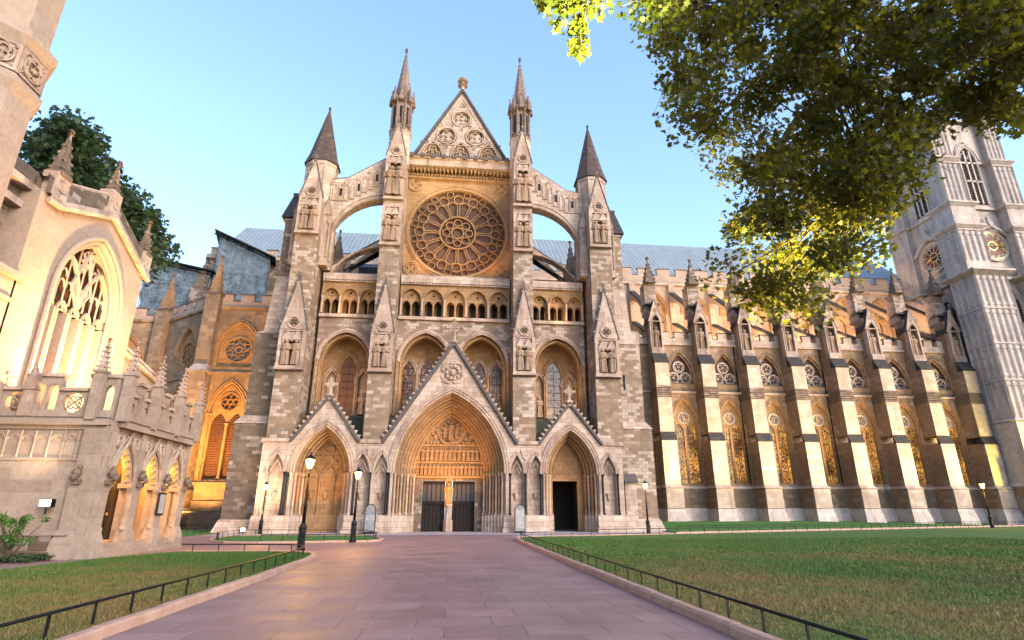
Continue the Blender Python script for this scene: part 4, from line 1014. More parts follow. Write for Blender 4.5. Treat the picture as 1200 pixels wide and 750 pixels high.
m.F = WORLD
m.mat('nave_stone'); m.box(xl - .2, xl + 5.0, yl - .2, yl + 3, 0, 4.6); m.mat('tower_stone')
P('tower_base', m)
for z in (4.6, 12.6): m = MB(); m.mat('tower_stone'); m.taper((xl - .25, xl + 4.9, yl - .25, yl + 3), z, (xl, xl + 4.8, yl, yl + 3), z + .4); P('base_moulding', m)
m = MB(); m.mat('tower_stone')
tower_face(m, lambda u, d, z: (TX0 + d, -u, z), -(TY1 + .5), -(TY1 - 3), 35.4, 44, 3, 2); tower_face(m, lambda u, d, z: (TX0 + d, -u, z), -(TY1 + .5), -(TY1 - 3), 45, 60, 3, 2)
m = MB(); m.mat('tower_stone')
xr = TX1 - 4.2
tower_face(m, lambda u, d, z: (u, TY0 - .6 + d, z), xr, xr + 3.9, 35.4, 40.4, 4, 1); tower_face(m, lambda u, d, z: (u, TY0 - .2 + d, z), xr + .3, xr + 3.6, 45, 52, 4, 1); tower_face(m, lambda u, d, z: (u, TY0 + .2 + d, z), xr + .6, xr + 3.4, 53, 60, 4, 1)
def clock(F, cu, cz, r, name='clock_face'):
    m = MB(F); m.mat('tower_stone'); m.cring(cu, cz, r, r + .35, -.3, .1, 36); m.mat('dial_dark'); m.disc(cu, cz, r, -.12, 36)
    m.mat('tower_stone'); m.tube([(cu - r - .9, -.5, cz + r * .55), (cu - r * .6, -.6, cz + r * 1.15), (cu, -.6, cz + r * 1.4), (cu + r * .6, -.6, cz + r * 1.15), (cu + r + .9, -.5, cz + r * .55)], .22, 6)
    m.blob(cu, -.6, cz + r + 1.1, .55); m.blob(cu - .6, -.55, cz + r + .7, .35); m.blob(cu + .6, -.55, cz + r + .7, .35); m.lathe(cu, -.55, [(.3, cz + r + 1.5), (.15, cz + r + 2), (.25, cz + r + 2.2), (.05, cz + r + 2.6)], 6)
    c = P(name, m)
    m = MB(F); m.mat('pale_stone'); m.cring(cu, cz, r * .72, r * .97, -.18, -.12, 36)
    m.mat('dial_dark')
    for i in range(12):
        a = i * PI / 6; x, z = cu + r * .845 * math.cos(a), cz + r * .845 * math.sin(a); m.tess([[(x + .19 * r * math.cos(a + PI / 4 + k * PI / 2) * .62, z + .19 * r * math.sin(a + PI / 4 + k * PI / 2) * .62) for k in range(4)]], lambda p, q: (p, -.2, q))
        m.mat('gold'); m.tube([(cu + r * .78 * math.cos(a), -.22, cz + r * .78 * math.sin(a)), (cu + r * .91 * math.cos(a), -.22, cz + r * .91 * math.sin(a))], .035 * r / 1.6, 4); m.mat('dial_dark')
    m.mat('gold'); m.cring(cu, cz, r * .96, r * 1.0, -.22, -.15, 36); m.cring(cu, cz, r * .30, r * .34, -.2, -.13, 24)
    m.mat('dial_red'); m.cring(cu, cz, r * .36, r * .68, -.16, -.12, 30); m.mat('gold')
    for i in range(12):
        a = i * PI / 6 + PI / 12; m.tube([(cu + r * .34 * math.cos(a), -.19, cz + r * .34 * math.sin(a)), (cu + r * .62 * math.cos(a), -.19, cz + r * .62 * math.sin(a))], .05, 4); m.blob(cu + r * .64 * math.cos(a), -.19, cz + r * .64 * math.sin(a), .09)
    P('dial', m, c); m = MB(F); m.mat('gold')
    m.tube([(cu - r * .2, -.28, cz), (cu + r * .8, -.28, cz + r * .05)], [.05, .09], 4); m.tube([(cu + r * .1, -.31, cz), (cu - r * .55, -.31, cz - r * .08)], [.05, .11], 4); P('clock_hand', m, c)
clock(tw_n, 78.3, 38.6, 2.15); clock(tw_e, -71.6, 38.4, 2.15)
def louvre(F, c, hw, zb, zs, ri):
    m = MB(F); m.mat('void'); m.wall(opening(c, hw, zb, zs, ri, 6), (), -.06, -.02); m.mat('tower_stone')
    m.path(opening(c, hw + .1, zb, zs, ri + .1, 6), -.1, .2, 6); m.path(arch(c, hw + .5, zs, ri + .5, 6), -.15, .22, 6); m.path(arch(c, hw + .5, zs + .6, ri + .5, 6), -.1, .1, 5)
    for k in (-.33, .33): m.box(c + k * hw - .12, c + k * hw + .12, -.3, .0, zb, zs + ri * .7)
    m.box(c - hw, c + hw, -.3, 0, (zb + zs) / 2 - .15, (zb + zs) / 2 + .15); m.path(arch(c - hw * .5, hw * .45, zs, ri * .5, 4), -.2, .1, 4); m.path(arch(c + hw * .5, hw * .45, zs, ri * .5, 4), -.2, .1, 4)
    g = P('belfry_window', m); m = MB(F); m.mat('spire_slate'); n = int((zs + ri * .5 - zb) / .42)
    for i in range(n): z = zb + .2 + i * .42; m.add([(c - hw * .95, -.2, z), (c + hw * .95, -.2, z), (c + hw * .95, -.07, z + .26), (c - hw * .95, -.07, z + .26)], [(0, 1, 2, 3)])
    P('louvre', m, g)
louvre(tw_n, 78.4, 1.35, 45.6, 53.4, 2.2); louvre(tw_e, -71.6, 1.2, 45.6, 53.4, 2.2); louvre(tw_n, 78.6, 1.5, 23.5, 29.5, 2.2); louvre(tw_e, -71.6, 1.3, 24, 29.3, 2.0)

# ------------------------------------------------------------ choir and chapels on the left
def chapel(F, w, n_, side=True, lit='brown_blind', c=None):
    c = w / 2 if c is None else c
    m = MB(F); m.mat('choir_stone')
    m.wall([(0, -.2), (w, -.2), (w, 23), (0, 23)], [opening(c, 1.75, 4.6, 11.3, 3.2, 7), opening(c, 1.95, 16.3, 18.3, 2.9, 7)], 0, .9)
    m.box(0, w, -.2, 0, 15.4, 15.7); m.box(0, w, -.25, 0, 22.9, 23.15); m.box(0, w, -.3, 0, -.1, 2.6); m.box(0, w, -.2, 0, 4.1, 4.4)
    m.battlement(0, w, -.15, .25, 23.1, 23.7, 24.5, 2.1, .62, m='church_stone'); P('chapel_wall', m)
    m = MB(F); m.mat('grey_glass'); m.wall(opening(c, 1.96, 16.3, 18.3, 2.92, 7), (), .6, .65); g = P('rose_light', m)
    m = MB(F); m.mat('ochre_stone'); m.wall(opening(c, 1.95, 16.3, 18.3, 2.9, 7), [circ(c, 18.3, 1.4, 24)], .3, .5, False); m.cring(c, 18.3, 1.32, 1.5, .2, .4, 26)
    for i in range(8):
        a = i * PI / 4 + PI / 8; m.cring(c + .95 * math.cos(a), 18.3 + .95 * math.sin(a), .28, .36, .32, .5, 12)
    m.cring(c, 18.3, .3, .42, .32, .5, 12); m.path(arch(c, 2.05, 18.3, 3.05, 7), -.05, .12, 5); m.path(arch(c, 2.3, 18.3, 3.3, 7), -.04, .1, 5); P('tracery', m, g)
    m = MB(F); m.mat(lit); m.wall(opening(c, 1.76, 4.6, 11.3, 3.22, 7), (), .6, .65); g = P('chapel_window', m)
    m = MB(F); m.mat('ochre_stone'); m.wall(opening(c, 1.75, 4.6, 11.3, 3.2, 7), [opening(c - .85, .72, 4.8, 10.2, 1.2, 5), opening(c + .85, .72, 4.8, 10.2, 1.2, 5), circ(c, 12.6, .92, 20)], .3, .5, False)
    m.cring(c, 12.6, .88, 1.02, .2, .4, 22)
    m.mat('leaded_glass')
    for i in range(26): m.box(c - 1.6, c + 1.6, .51, .56, 4.9 + i * .25, 4.96 + i * .25)
    m.mat('ochre_stone')
    for i in range(6): a = i * PI / 3; m.cring(c + .58 * math.cos(a), 12.6 + .58 * math.sin(a), .24, .31, .3, .5, 10)
    m.cring(c, 12.6, .18, .26, .3, .5, 10)
    for k in (-1, 1): m.col(c + k * 1.9, -.08, 4.6, 11.3, .1); m.col(c + k * 1.65, .15, 4.6, 11.3, .08); m.col(c + k * .04, .22, 4.8, 10.3, .09)
    m.path(arch(c, 1.9, 11.3, 3.35, 7), -.05, .12, 5); m.path(arch(c, 2.15, 11.3, 3.6, 7), -.04, .1, 5); m.path(arch(c, 1.62, 11.3, 3.05, 7), .2, .08, 5); P('tracery', m, g)
def chapel_buttress(F, u, hw=.85, dep=1.7):
    m = MB(F); m.mat('choir_stone'); m.box(u - hw - .2, u + hw + .2, -dep - .4, .5, -.1, 3.6); m.box(u - hw, u + hw, -dep, .5, 3.6, 15.4); m.mat('pale_stone'); m.taper((u - hw - .1, u + hw + .1, -dep - .1, .5), 15.4, (u - hw * .85, u + hw * .85, -dep + .6, .5), 16.3)
    m.mat('choir_stone'); m.box(u - hw * .85, u + hw * .85, -dep + .6, .5, 16.3, 24.3); m.mat('dark_coping'); m.box(u - hw, u + hw, -dep + .5, .4, 24.2, 24.4); m.mat('ochre_stone'); m.spirelet(u, -dep + 1.3, 24.3, 28.6, hw * .78, 4, 5); P('chapel_buttress', m)
FA = frame(-26.4, 62, 0); FB_ = frame(-34.2, 68.2, -math.atan2(6.2, 7.8)); FC = frame(-42.5, 67.5, rad(5))
chapel(FA, 9, 0, c=3.1); chapel(FB_, 9.96, 1, c=5.6); chapel(FC, 8.5, 2)
chapel_buttress(FA, .05); chapel_buttress(FA, 7.2); chapel_buttress(frame(-34.2, 68.2, rad(-15)), 0); chapel_buttress(FC, .2)
m = MB(); m.mat('ragstone_dark'); m.box(-36, -14.5, 79, 80, 20, 36.4); m.box(-60, -30, 76, 77, 0, 27); m.mat('lead_roof')
m.add([(-36, 79.4, 36.2), (-5, 79.4, 36.2), (-36, 91, 47.6), (-5, 91, 47.6), (-36, 103, 36), (-5, 103, 36)], [(0, 1, 3, 2), (2, 3, 5, 4)])
m.add([(-26.4, 62.4, 23.6), (-14.2, 62.4, 23.6), (-14.2, 79, 25.5), (-26.4, 79, 25.5)], [(0, 1, 2, 3)]); m.add([(-26.4, 62.4, 23.6), (-34, 68.4, 23.6), (-42, 68, 23.6), (-42, 79, 25.5), (-26.4, 79, 25.5)], [(0, 1, 2, 3, 4)])
P('choir_roof', m)
m = MB(); m.battlement(-36, -5, 78.8, 79.2, 36.4, 37, 37.9, 2.6, .6, m='pale_stone'); P('parapet', m)
for x in (-34, -22.5, -17.0):
    m = MB(); m.mat('ragstone_dark'); m.box(x - .8, x + .8, 73.5, 76, 20, 30); m.spirelet(x, 74.8, 30, 34, .85)
    m.sideprism([(76, 27), (79, 30.5), (79, 32), (76, 29.5)], x - .4, x + .4); P('choir_buttress', m)
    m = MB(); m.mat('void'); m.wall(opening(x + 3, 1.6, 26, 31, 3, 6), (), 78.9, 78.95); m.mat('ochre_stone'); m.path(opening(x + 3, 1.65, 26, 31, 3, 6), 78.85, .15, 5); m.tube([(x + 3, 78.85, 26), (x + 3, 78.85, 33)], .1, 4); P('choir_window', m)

# scaffolding wrapped in plastic sheets above the chapels
def scaffold(label, ox, oy, ang, w, dp, z0, z1l, z1r, loc):
    F = frame(ox, oy, ang); t = thing('wrapped_scaffold', label, 'scaffold', loc, 'sheeted scaffolds over the chapels')
    m = MB(F); m.mat('plastic_sheet'); nx = 14
    def zt(u): return z1l + (z1r - z1l) * u / w
    vs = []; fs = []; ny = 10
    pts = [(0 + w * i / nx, 0) for i in range(nx + 1)]; side = [(0, dp - dp * i / 8) for i in range(8)]; side2 = [(w, dp * (i + 1) / 8) for i in range(8)]
    line = side + pts + side2
    for (a, b) in line:
        for j in range(ny + 1):
            f = 1 - abs(math.sin(a * 1.7)) ** 3; vs.append((a + random.uniform(-.15, .15), b + random.uniform(-.3, .3), z0 + (zt(min(max(a, 0), w)) - z0) * j / ny))
    n = len(line)
    m.add(vs, [(i * (ny + 1) + j, (i + 1) * (ny + 1) + j, (i + 1) * (ny + 1) + j + 1, i * (ny + 1) + j + 1) for i in range(n - 1) for j in range(ny)])
    m.build('plastic_sheet', t, smooth=False)
    m = MB(F); m.mat('iron')
    m.add([(-.7, -.7, zt(-.7)), (w + .7, -.7, zt(w + .7)), (w + .7, dp + .7, zt(w + .7) - .4), (-.7, dp + .7, zt(-.7) - .4), (-.7, -.7, zt(-.7) + .18), (w + .7, -.7, zt(w + .7) + .18), (w + .7, dp + .7, zt(w + .7) - .22), (-.7, dp + .7, zt(-.7) - .22)], [(0, 3, 2, 1), (4, 5, 6, 7), (0, 1, 5, 4), (1, 2, 6, 5), (2, 3, 7, 6), (3, 0, 4, 7)])
    for i in range(int(w / .9)):
        a = -.6 + i * .9; m.tube([(a, -.75, zt(a) - .6), (a + .45, -.75, zt(a + .45)), (a + .9, -.75, zt(a + .9) - .6)], .06, 4)
    m.tube([(-.7, -.75, zt(-.7) - .6), (w + .7, -.75, zt(w + .7) - .6)], .08, 4)
    m.build('scaffold_roof', t)
    m = MB(F); m.mat('dark_coping')
    for u in (0.03, w): m.tube([(u, -.1, z0 - 3.5), (u, -.1, zt(u))], .05, 5)
    for zz in (.35, .7): z = z0 + (min(z1l, z1r) - z0) * zz; m.tube([(0, -.1, z), (w, -.1, z + .1)], .03, 5)
    m.tube([(0, 0, z0 - .3), (w, 0, z0 - .3)], .06, 5); m.build('scaffold_poles', t)
scaffold('tall blue-grey sheeted scaffold box with a dark peaked roof edge beside the abbey transept', -33.0, 75.2, rad(14), 6.8, 7, 25.2, 38.4, 35.9, (-30, 76, 25))
scaffold('lower grey sheeted scaffold at the left, with ragged torn sheets below its rusty roof', -41.2, 74.2, rad(4), 8.0, 4, 25.2, 33.8, 32.4, (-37, 75, 25))
# ------------------------------------------------------------ the parish church on the left: west front, porch, corner turret
church = thing('parish_church', 'cream stone church with floodlit west window, battlemented porch and corner tower at the left', 'church', (-17, 27, 0))
FW = lambda u, d, z: (-17 - d, u, z)          # west front: u = distance along the wall, d into it
def C(name, m, parent=church, label=None): return m.build(name, parent, label)
m = MB(FW); m.mat('church_stone')
wc, whw, wzs, wri, wzb = 26.55, 2.25, 10.6, 3.1, 3.2
m.wall([(22.2, 0), (30.5, 0), (30.5, 13.9), (26.7, 15.4), (23.0, 14.1), (22.2, 14.1)], [opening(wc, whw, wzb, wzs, wri, 10)], 0, 1.1)
m.wall([(30.45, 0), (35.5, 0), (35.5, 8.9), (30.45, 9.9)], [opening(33.0, .9, 4.4, 6.4, 1.3, 6)], .5, 1.2)
m.box(10, 22.3, -.0, .8, 0, 10.1); m.box(10, 22.35, -.25, .3, 10.1, 10.35); m.box(10, 22.3, -.12, .2, 9.2, 9.35)
C('west_wall', m)
m = MB(FW); m.mat('carved_stone')
top = [(22.4, 14.1), (23.2, 14.15), (26.7, 15.55), (30.4, 13.95), (30.7, 13.9)]
for (a, b), (c, d) in zip(top, top[1:]):
    m.add([(a, -.25, b - .25), (c, -.25, d - .25), (c, -.25, d), (a, -.25, b), (a, .5, b - .25), (c, .5, d - .25), (c, .5, d), (a, .5, b)], [(0, 1, 2, 3), (3, 2, 6, 7), (0, 1, 5, 4)])
    m.mat('ragstone_dark'); m.add([(a, .02, b), (c, .02, d), (c, .02, d + .85), (a, .02, b + .85), (a, .45, b), (c, .45, d), (c, .45, d + .85), (a, .45, b + .85)], [(0, 1, 2, 3), (4, 5, 6, 7), (3, 2, 6, 7)])
    m.mat('carved_stone'); m.tube([(a, .2, b + .9), (c, .2, d + .9)], .14, 5); m.tube([(a, -.2, b - .3), (c, -.2, d - .3)], .12, 5)
for u, z in ((23.1, 14.2), (26.7, 15.5), (30.4, 13.9)): m.box(u - .4, u + .4, -.1, .55, z - .2, z + 1.15); m.cring(u, z + .5, .12, .24, -.14, -.08, 10)
C('gable_parapet', m); m = MB(FW); m.mat('carved_stone')
for zz in (0, .3): m.tube([(30.45, .4 - zz * .3, 10.0 - zz), (35.6, .4 - zz * .3, 9.0 - zz)], .13, 5)
C('aisle_coping', m)
for u, z, s_ in ((23.1, 15.3, 1), (26.7, 16.6, .75), (30.4, 15.0, .85)):
    m = MB(FW); m.mat('ragstone_dark'); m.lathe(u, .2, [(.5 * s_, z - .1), (.5 * s_, z + .1), (.36 * s_, z + .25), (.06, z + 2.0 * s_)], 4, PI / 4)
    for k in range(4):
        for j in range(4): a = PI / 4 + k * PI / 2; r = .36 * s_ * (1 - j / 4.5); m.blob(u + r * math.cos(a), .2 + r * math.sin(a), z + .3 + j * .4 * s_, .1 * s_)
    m.finial(u, .2, z + 1.9 * s_, .5, .15); C('pinnacle', m)
# the great west window
m = MB(FW); m.mat('leaded_glass'); m.wall(opening(wc, whw + .02, wzb, wzs, wri + .02, 10), (), .7, .75); gw = C('west_window', m)
m = MB(FW); m.mat('church_stone')
for r_, d in ((whw + .28, -.12), (whw + .1, -.02), (whw - .08, .18)): m.path(opening(wc, r_, wzb, wzs, wri + r_ - whw, 10), d, .1, 6)
C('hood_mould', m, gw)
m = MB(FW); m.mat('church_stone'); nl = 5; lw_ = 2 * whw / nl
for i in range(nl):
    c = wc - whw + lw_ * (i + .5); m.path(arch(c, lw_ * .36, 10.0, .5, 4), .42, .07, 5)
    m.path(foil(c, 10.2, .2, 3, 3, PI / 2), .45, .04, 4, True)
for i in range(1, nl): x = wc - whw + lw_ * i; m.box(x - .15, x + .15, .28, .68, wzb, 10.05); m.tube([(x, .3, wzb), (x, .3, 10.0)], .1, 5)
for k in (-1, 1): m.box(wc + k * whw - .12 * (k + 1), wc + k * whw + .12 * (1 - k), .3, .7, wzb, 10)
m.path(arch(wc - whw * .5, whw * .46, 10.5, 2.1, 6), .38, .1, 5); m.path(arch(wc + whw * .5, whw * .46, 10.5, 2.1, 6), .38, .1, 5)
for i in range(9):
    x = wc - whw + .25 + (2 * whw - .5) * i / 8; zt = wzs + wri * (1 - (abs(x - wc) / whw) ** 1.6) * .95
    m.path([(x, 10.4), (x, zt)], .42, .05, 4)
    if i < 8: xx = x + .22; m.path(arch(xx, .2, 11.1, .35, 4), .42, .05, 4); m.path(arch(xx, .2, min(12.2, zt - .4), .35, 4), .42, .05, 4) if 0 < i < 7 else None
m.path(foil(wc, 12.9, .42, 4, 4), .4, .06, 4, True)
for k in (-1, 1): m.path([(wc, 10.4), (wc + k * .7, 11.4), (wc + k * .35, 12.3), (wc, 13.3)], .38, .08, 5)
C('tracery', m, gw)
m = MB(FW); m.mat('brown_blind'); m.wall(opening(33, .92, 4.4, 6.4, 1.32, 6), (), 1.0, 1.05); g = C('aisle_window', m); m = MB(FW); m.mat('church_stone'); m.path(opening(33, .98, 4.4, 6.4, 1.4, 6), .42, .12, 5); m.path([(33, 4.4), (33, 7.4)], .8, .08, 4); C('mullion', m, g)
# recess between turret and gable
m = MB(FW); m.mat('ragstone'); m.box(17.0, 22.6, 1.0, 3, 9, 13.4); m.mat('church_stone'); m.box(22.13, 22.93, -.03, 1.3, 10.4, 14.05)
m.mat('carved_stone'); m.box(18.8, 22.5, .5, 3, 13.2, 13.5); m.box(18.8, 22.7, .3, 3, 14.0, 14.3); m.mat('ragstone_dark'); m.box(18.8, 22.7, .6, 3, 14.3, 15.1); m.box(18.8, 22.7, .7, 3, 13.5, 14.0); C('nave_corner', m)
# tower corner turret
m = MB(); m.mat('church_stone'); tx, ty, r = -18.35, 19.75, 1.66
m.lathe(tx, ty, [(r, 0), (r, 16.4), (r * 1.0, 16.5), (r * 1.12, 16.9), (r * 1.12, 17.1), (r * 1.0, 17.3), (r * 1.02, 18.5), (r * 1.18, 18.9), (r * 1.18, 19.1), (r * .95, 19.5), (r * .95, 40)], 8, PI / 8)
m.box(-28, -18.6, 9, 19.2, 0, 40); m.box(-28, -18.2, 8.8, 19.4, 16.9, 17.2); m.box(-28, -18.15, 8.8, 19.5, 18.8, 19.2)
t_ = C('tower', m); m = MB(); m.mat('carved_stone')
for k in range(8):
    a = k * PI / 4; nx, ny = math.cos(a), math.sin(a); F = (lambda a, nx, ny: (lambda u, d, z: (tx + nx * (r * .945 - d) - ny * u, ty + ny * (r * .945 - d) + nx * u, z)))(a, nx, ny); m.F = F
    m.box(-.55, .55, -.05, .05, 17.3, 17.42); m.box(-.55, .55, -.05, .05, 18.4, 18.5)
    for q in (-.58, .58): m.box(q - .06, q + .06, -.07, .05, 17.3, 18.5)
    m.ring(foil(0, 17.92, .33), [(p * 1.35, 17.92 + (z - 17.92) * 1.35) for p, z in foil(0, 17.92, .33)], -.09, .02, True); m.cring(0, 17.92, .43, .5, -.09, .02, 16); m.cring(0, 17.92, 0, .09, -.1, .0, 8)
    for q in (-.48, .48):
        for z in (17.5, 18.33): m.blob(q, -.03, z, .07)
C('frieze', m, t_)
# porch
FP = lambda u, d, z: (-12.95 - d, u, z)
PY = [23.55, 25.8, 28.0, 30.1]; dc = [24.75, 26.95, 29.1]
m = MB(FP); m.mat('porch_stone')
m.wall([(23.2, -.1), (30.4, -.1), (30.4, 4.75), (23.2, 4.75)], [opening(c, .88, -.05, 2.55, 1.66, 7) for c in dc], 0, .4)
m.mat('shade_stone'); m.box(23.5, 30.2, 2.0, 2.3, 0, 4.55); m.mat('porch_stone')  # back wall coloured dark so the porch inside looks shaded
m.F = WORLD; m.box(-20.5, -13.25, 23.3, 23.9, 0, 5.0); m.box(-17.2, -13.05, 23.9, 30.3, 4.6, 4.8); m.box(-17.2, -13.2, 29.9, 30.42, 0, 6.0)
C('porch_wall', m)
m = MB(FP)
for c in dc:
    m.mat('porch_stone'); m.path(arch(c, .9, 2.55, 1.7, 7), -.08, .09, 6); m.path(arch(c, .79, 2.55, 1.55, 7), .05, .08, 5); m.path(arch(c, .95, 2.75, 1.75, 7), -.05, .06, 5)
    for q in arch(c, .7, 2.55, 1.44, 6)[1:-1:1]: m.blob(q[0], .12, q[1] - .08, .07)
    for k in (-1, 1): m.col(c + k * .84, -.02, .9, 2.55, .1, 8); m.box(c + k * .84 - .17, c + k * .84 + .17, -.15, .4, 2.5, 2.68); m.lathe(c + k * .84, .1, [(.24, 0), (.24, .5), (.17, .65), (.15, .95)], 8)
    m.mat('carved_stone')
    for k in (-1, 1): m.path(foil(c + k * .62, 4.25, .22), -.04, .035, 4, True); m.cring(c + k * .62, 4.25, .25, .3, -.06, .02, 12)
    m.tube([(c - .75, -.1, 3.3), (c - .3, -.12, 4.0), (c, -.12, 4.6), (c + .3, -.12, 4.0), (c + .75, -.1, 3.3)], .06, 5)
C('porch_arch', m)
for c in dc:
    m = MB(FP); m.mat('door_wood'); m.wall(opening(c, .66, .5, 2.5, 1.3, 6), (), 1.7, 1.78); 
    for i in range(5): m.box(c - .6 + i * .25, c - .4 + i * .25, 1.62, 1.7, .55, 2.6)
    dr = C('porch_door', m); m = MB(FP); m.mat('gold'); m.cring(c + .4, 1.5, .03, .06, 1.58, 1.62, 8); C('handle', m, dr)
    m = MB(FP); m.mat('porch_stone'); 
    for i in range(3): m.box(c - 1.0, c + 1.0, -.55 + i * .25, 1.6, -.05, .16 + i * .15)
    C('step', m)
# angled porch buttresses with crocketed pinnacles
def porch_buttress(u, F, end=0):
    m = MB(F); m.mat('porch_stone'); h = .27
    m.taper((u - h - .14, u + h + .14, -.36, .1), -.05, (u - h - .1, u + h + .1, -.32, .1), .55); m.taper((u - h - .1, u + h + .1, -.32, .1), .55, (u - h, u + h, -.2, .1), .95)
    m.box(u - h, u + h, -.18, .1, .95, 2.6); m.taper((u - h, u + h, -.18, .1), 2.6, (u - h * .8, u + h * .8, -.12, .1), 3.2); m.box(u - h * .8, u + h * .8, -.12, .1, 3.2, 4.9)
    m.mat('ragstone_dark'); m.box(u - .16, u + .16, -.36, -.1, 2.55, 2.72); m.blob(u, -.34, 2.95, .17); m.blob(u, -.46, 2.8, .12); m.blob(u + .05, -.3, 3.15, .1)
    m.mat('porch_stone'); m.box(u - .17, u + .17, -.42, -.06, 4.9, 6.75); m.box(u - .22, u + .22, -.48, 0, 6.7, 6.8)
    m.mat('carved_stone'); m.lathe(u, -.24, [(.2, 6.8), (.16, 6.9), (.03, 7.95)], 4, PI / 4)
    for k in range(4):
        for j in range(5): a = PI / 4 + k * PI / 2; r = .2 * (1 - j / 6.5); m.blob(u + r * math.cos(a), -.24 + r * math.sin(a), 6.95 + j * .2, .055)
    m.finial(u, -.24, 7.85, .3, .1); C('porch_buttress', m)
for u in PY: porch_buttress(u, FP)
FPN = lambda u, d, z: (u, 23.3 + d, z)
porch_buttress(-13.55, FPN)
m = MB(FP)
def porch_parapet(m, F, a, b, n):
    m.F = F; m.mat('porch_stone'); m.box(a, b, -.3, .3, 4.7, 4.95); m.box(a, b, -.12, .22, 4.95, 5.15); p = (b - a) / n
    m.mat('dark_coping'); m.box(a, b, -.33, .0, 4.95, 4.99)
    for i in range(n):
        u0 = a + p * i; hi = i % 2 == 0; zt = 6.55 if hi else 6.0
        m.mat('porch_stone'); c = u0 + p / 2
        if hi: m.wall([(u0, 5.15), (u0 + p, 5.15), (u0 + p, zt), (u0, zt)], [opening(c - p * .22, p * .18, 5.3, 6.0, .28, 4), opening(c + p * .22, p * .18, 5.3, 6.0, .28, 4)], -.05, .15)
        else: m.wall([(u0, 5.15), (u0 + p, 5.15), (u0 + p, zt), (u0, zt)], [circ(c, 5.57, p * .38, 14)], -.05, .15); m.tube([(c - p * .25, .05, 5.35), (c + p * .25, .05, 5.82)], .04, 4); m.tube([(c - p * .25, .05, 5.82), (c + p * .25, .05, 5.35)], .04, 4); m.path(foil(c, 5.58, p * .28), .05, .035, 4, True)
        
        m.mat('carved_stone'); m.box(u0 - (.05 if hi else 0), u0 + p + (.05 if hi else 0), -.15, .3, zt, zt + .13)
porch_parapet(m, FP, 23.6, 30.2, 12); porch_parapet(m, FPN, -20, -12.95, 7)
C('porch_parapet', m)
m = MB(FPN); m.mat('porch_stone'); m.box(-20, -13.4, -.06, .05, 3.4, 3.5); m.box(-20, -13.4, -.1, .05, 4.55, 4.7)
for i in range(13):
    c = -19.7 + i * .5; m.path(arch(c, .2, 4.15, .22, 4), -.03, .04, 4); m.path([(c - .25, 3.5), (c - .25, 4.5)], -.05, .05, 4); m.path(arch(c, .1, 4.2, .12, 3), -.02, .03, 4)
m.taper((-20, -13.4, -.3, .05), 0, (-20, -13.4, -.2, .05), .95); m.mat('ragstone_dark'); m.box(-20, -13.9, -.32, .02, 0, .82); m.mat('porch_stone'); m.taper((-20, -13.4, -.36, .05), .8, (-20, -13.4, -.02, .05), 1.0)
C('porch_panelling', m)
for u, z in ((-15.95, 6.75), (-18.5, 6.75)):
    m = MB(FPN); m.mat('carved_stone'); m.box(u - .22, u + .22, -.3, .2, 4.95, 6.6); m.gablet(u, .28, -.34, -.1, 6.0, 6.9, 'carved_stone', 'carved_stone', False, 4); C('parapet_niche', m)
for x, y in ((-13.7, 30.4), (-15, 30.5)):
    m = MB(); m.mat('carved_stone'); m.box(x - .15, x + .15, y - .15, y + .15, 4.9, 6.7); m.lathe(x, y, [(.2, 6.7), (.15, 6.85), (.03, 7.8)], 4, PI / 4); C('porch_pinnacle', m)
m = MB(FP); m.mat('door_wood'); m.box(28.05, 28.6, -.8, -.7, 1.5, 2.35); o = m.build('notice_board'); tag(o, 'dark framed paper notice hung on the porch pier between two arches', 'notice board')
nb_ = thing('notice_board', 'dark framed paper notice hung on the porch pier between two arches', 'notice board', (-12.4, 28.0, 1.5)); bpy.data.objects.remove(o)
m = MB(); m.mat('door_wood'); m.box(-12.77, -12.69, 27.68, 28.32, 1.45, 2.4); m.build('frame', nb_); m = MB(); m.mat('sign_white'); m.box(-12.688, -12.68, 27.75, 28.25, 1.53, 2.32); m.build('paper', nb_)
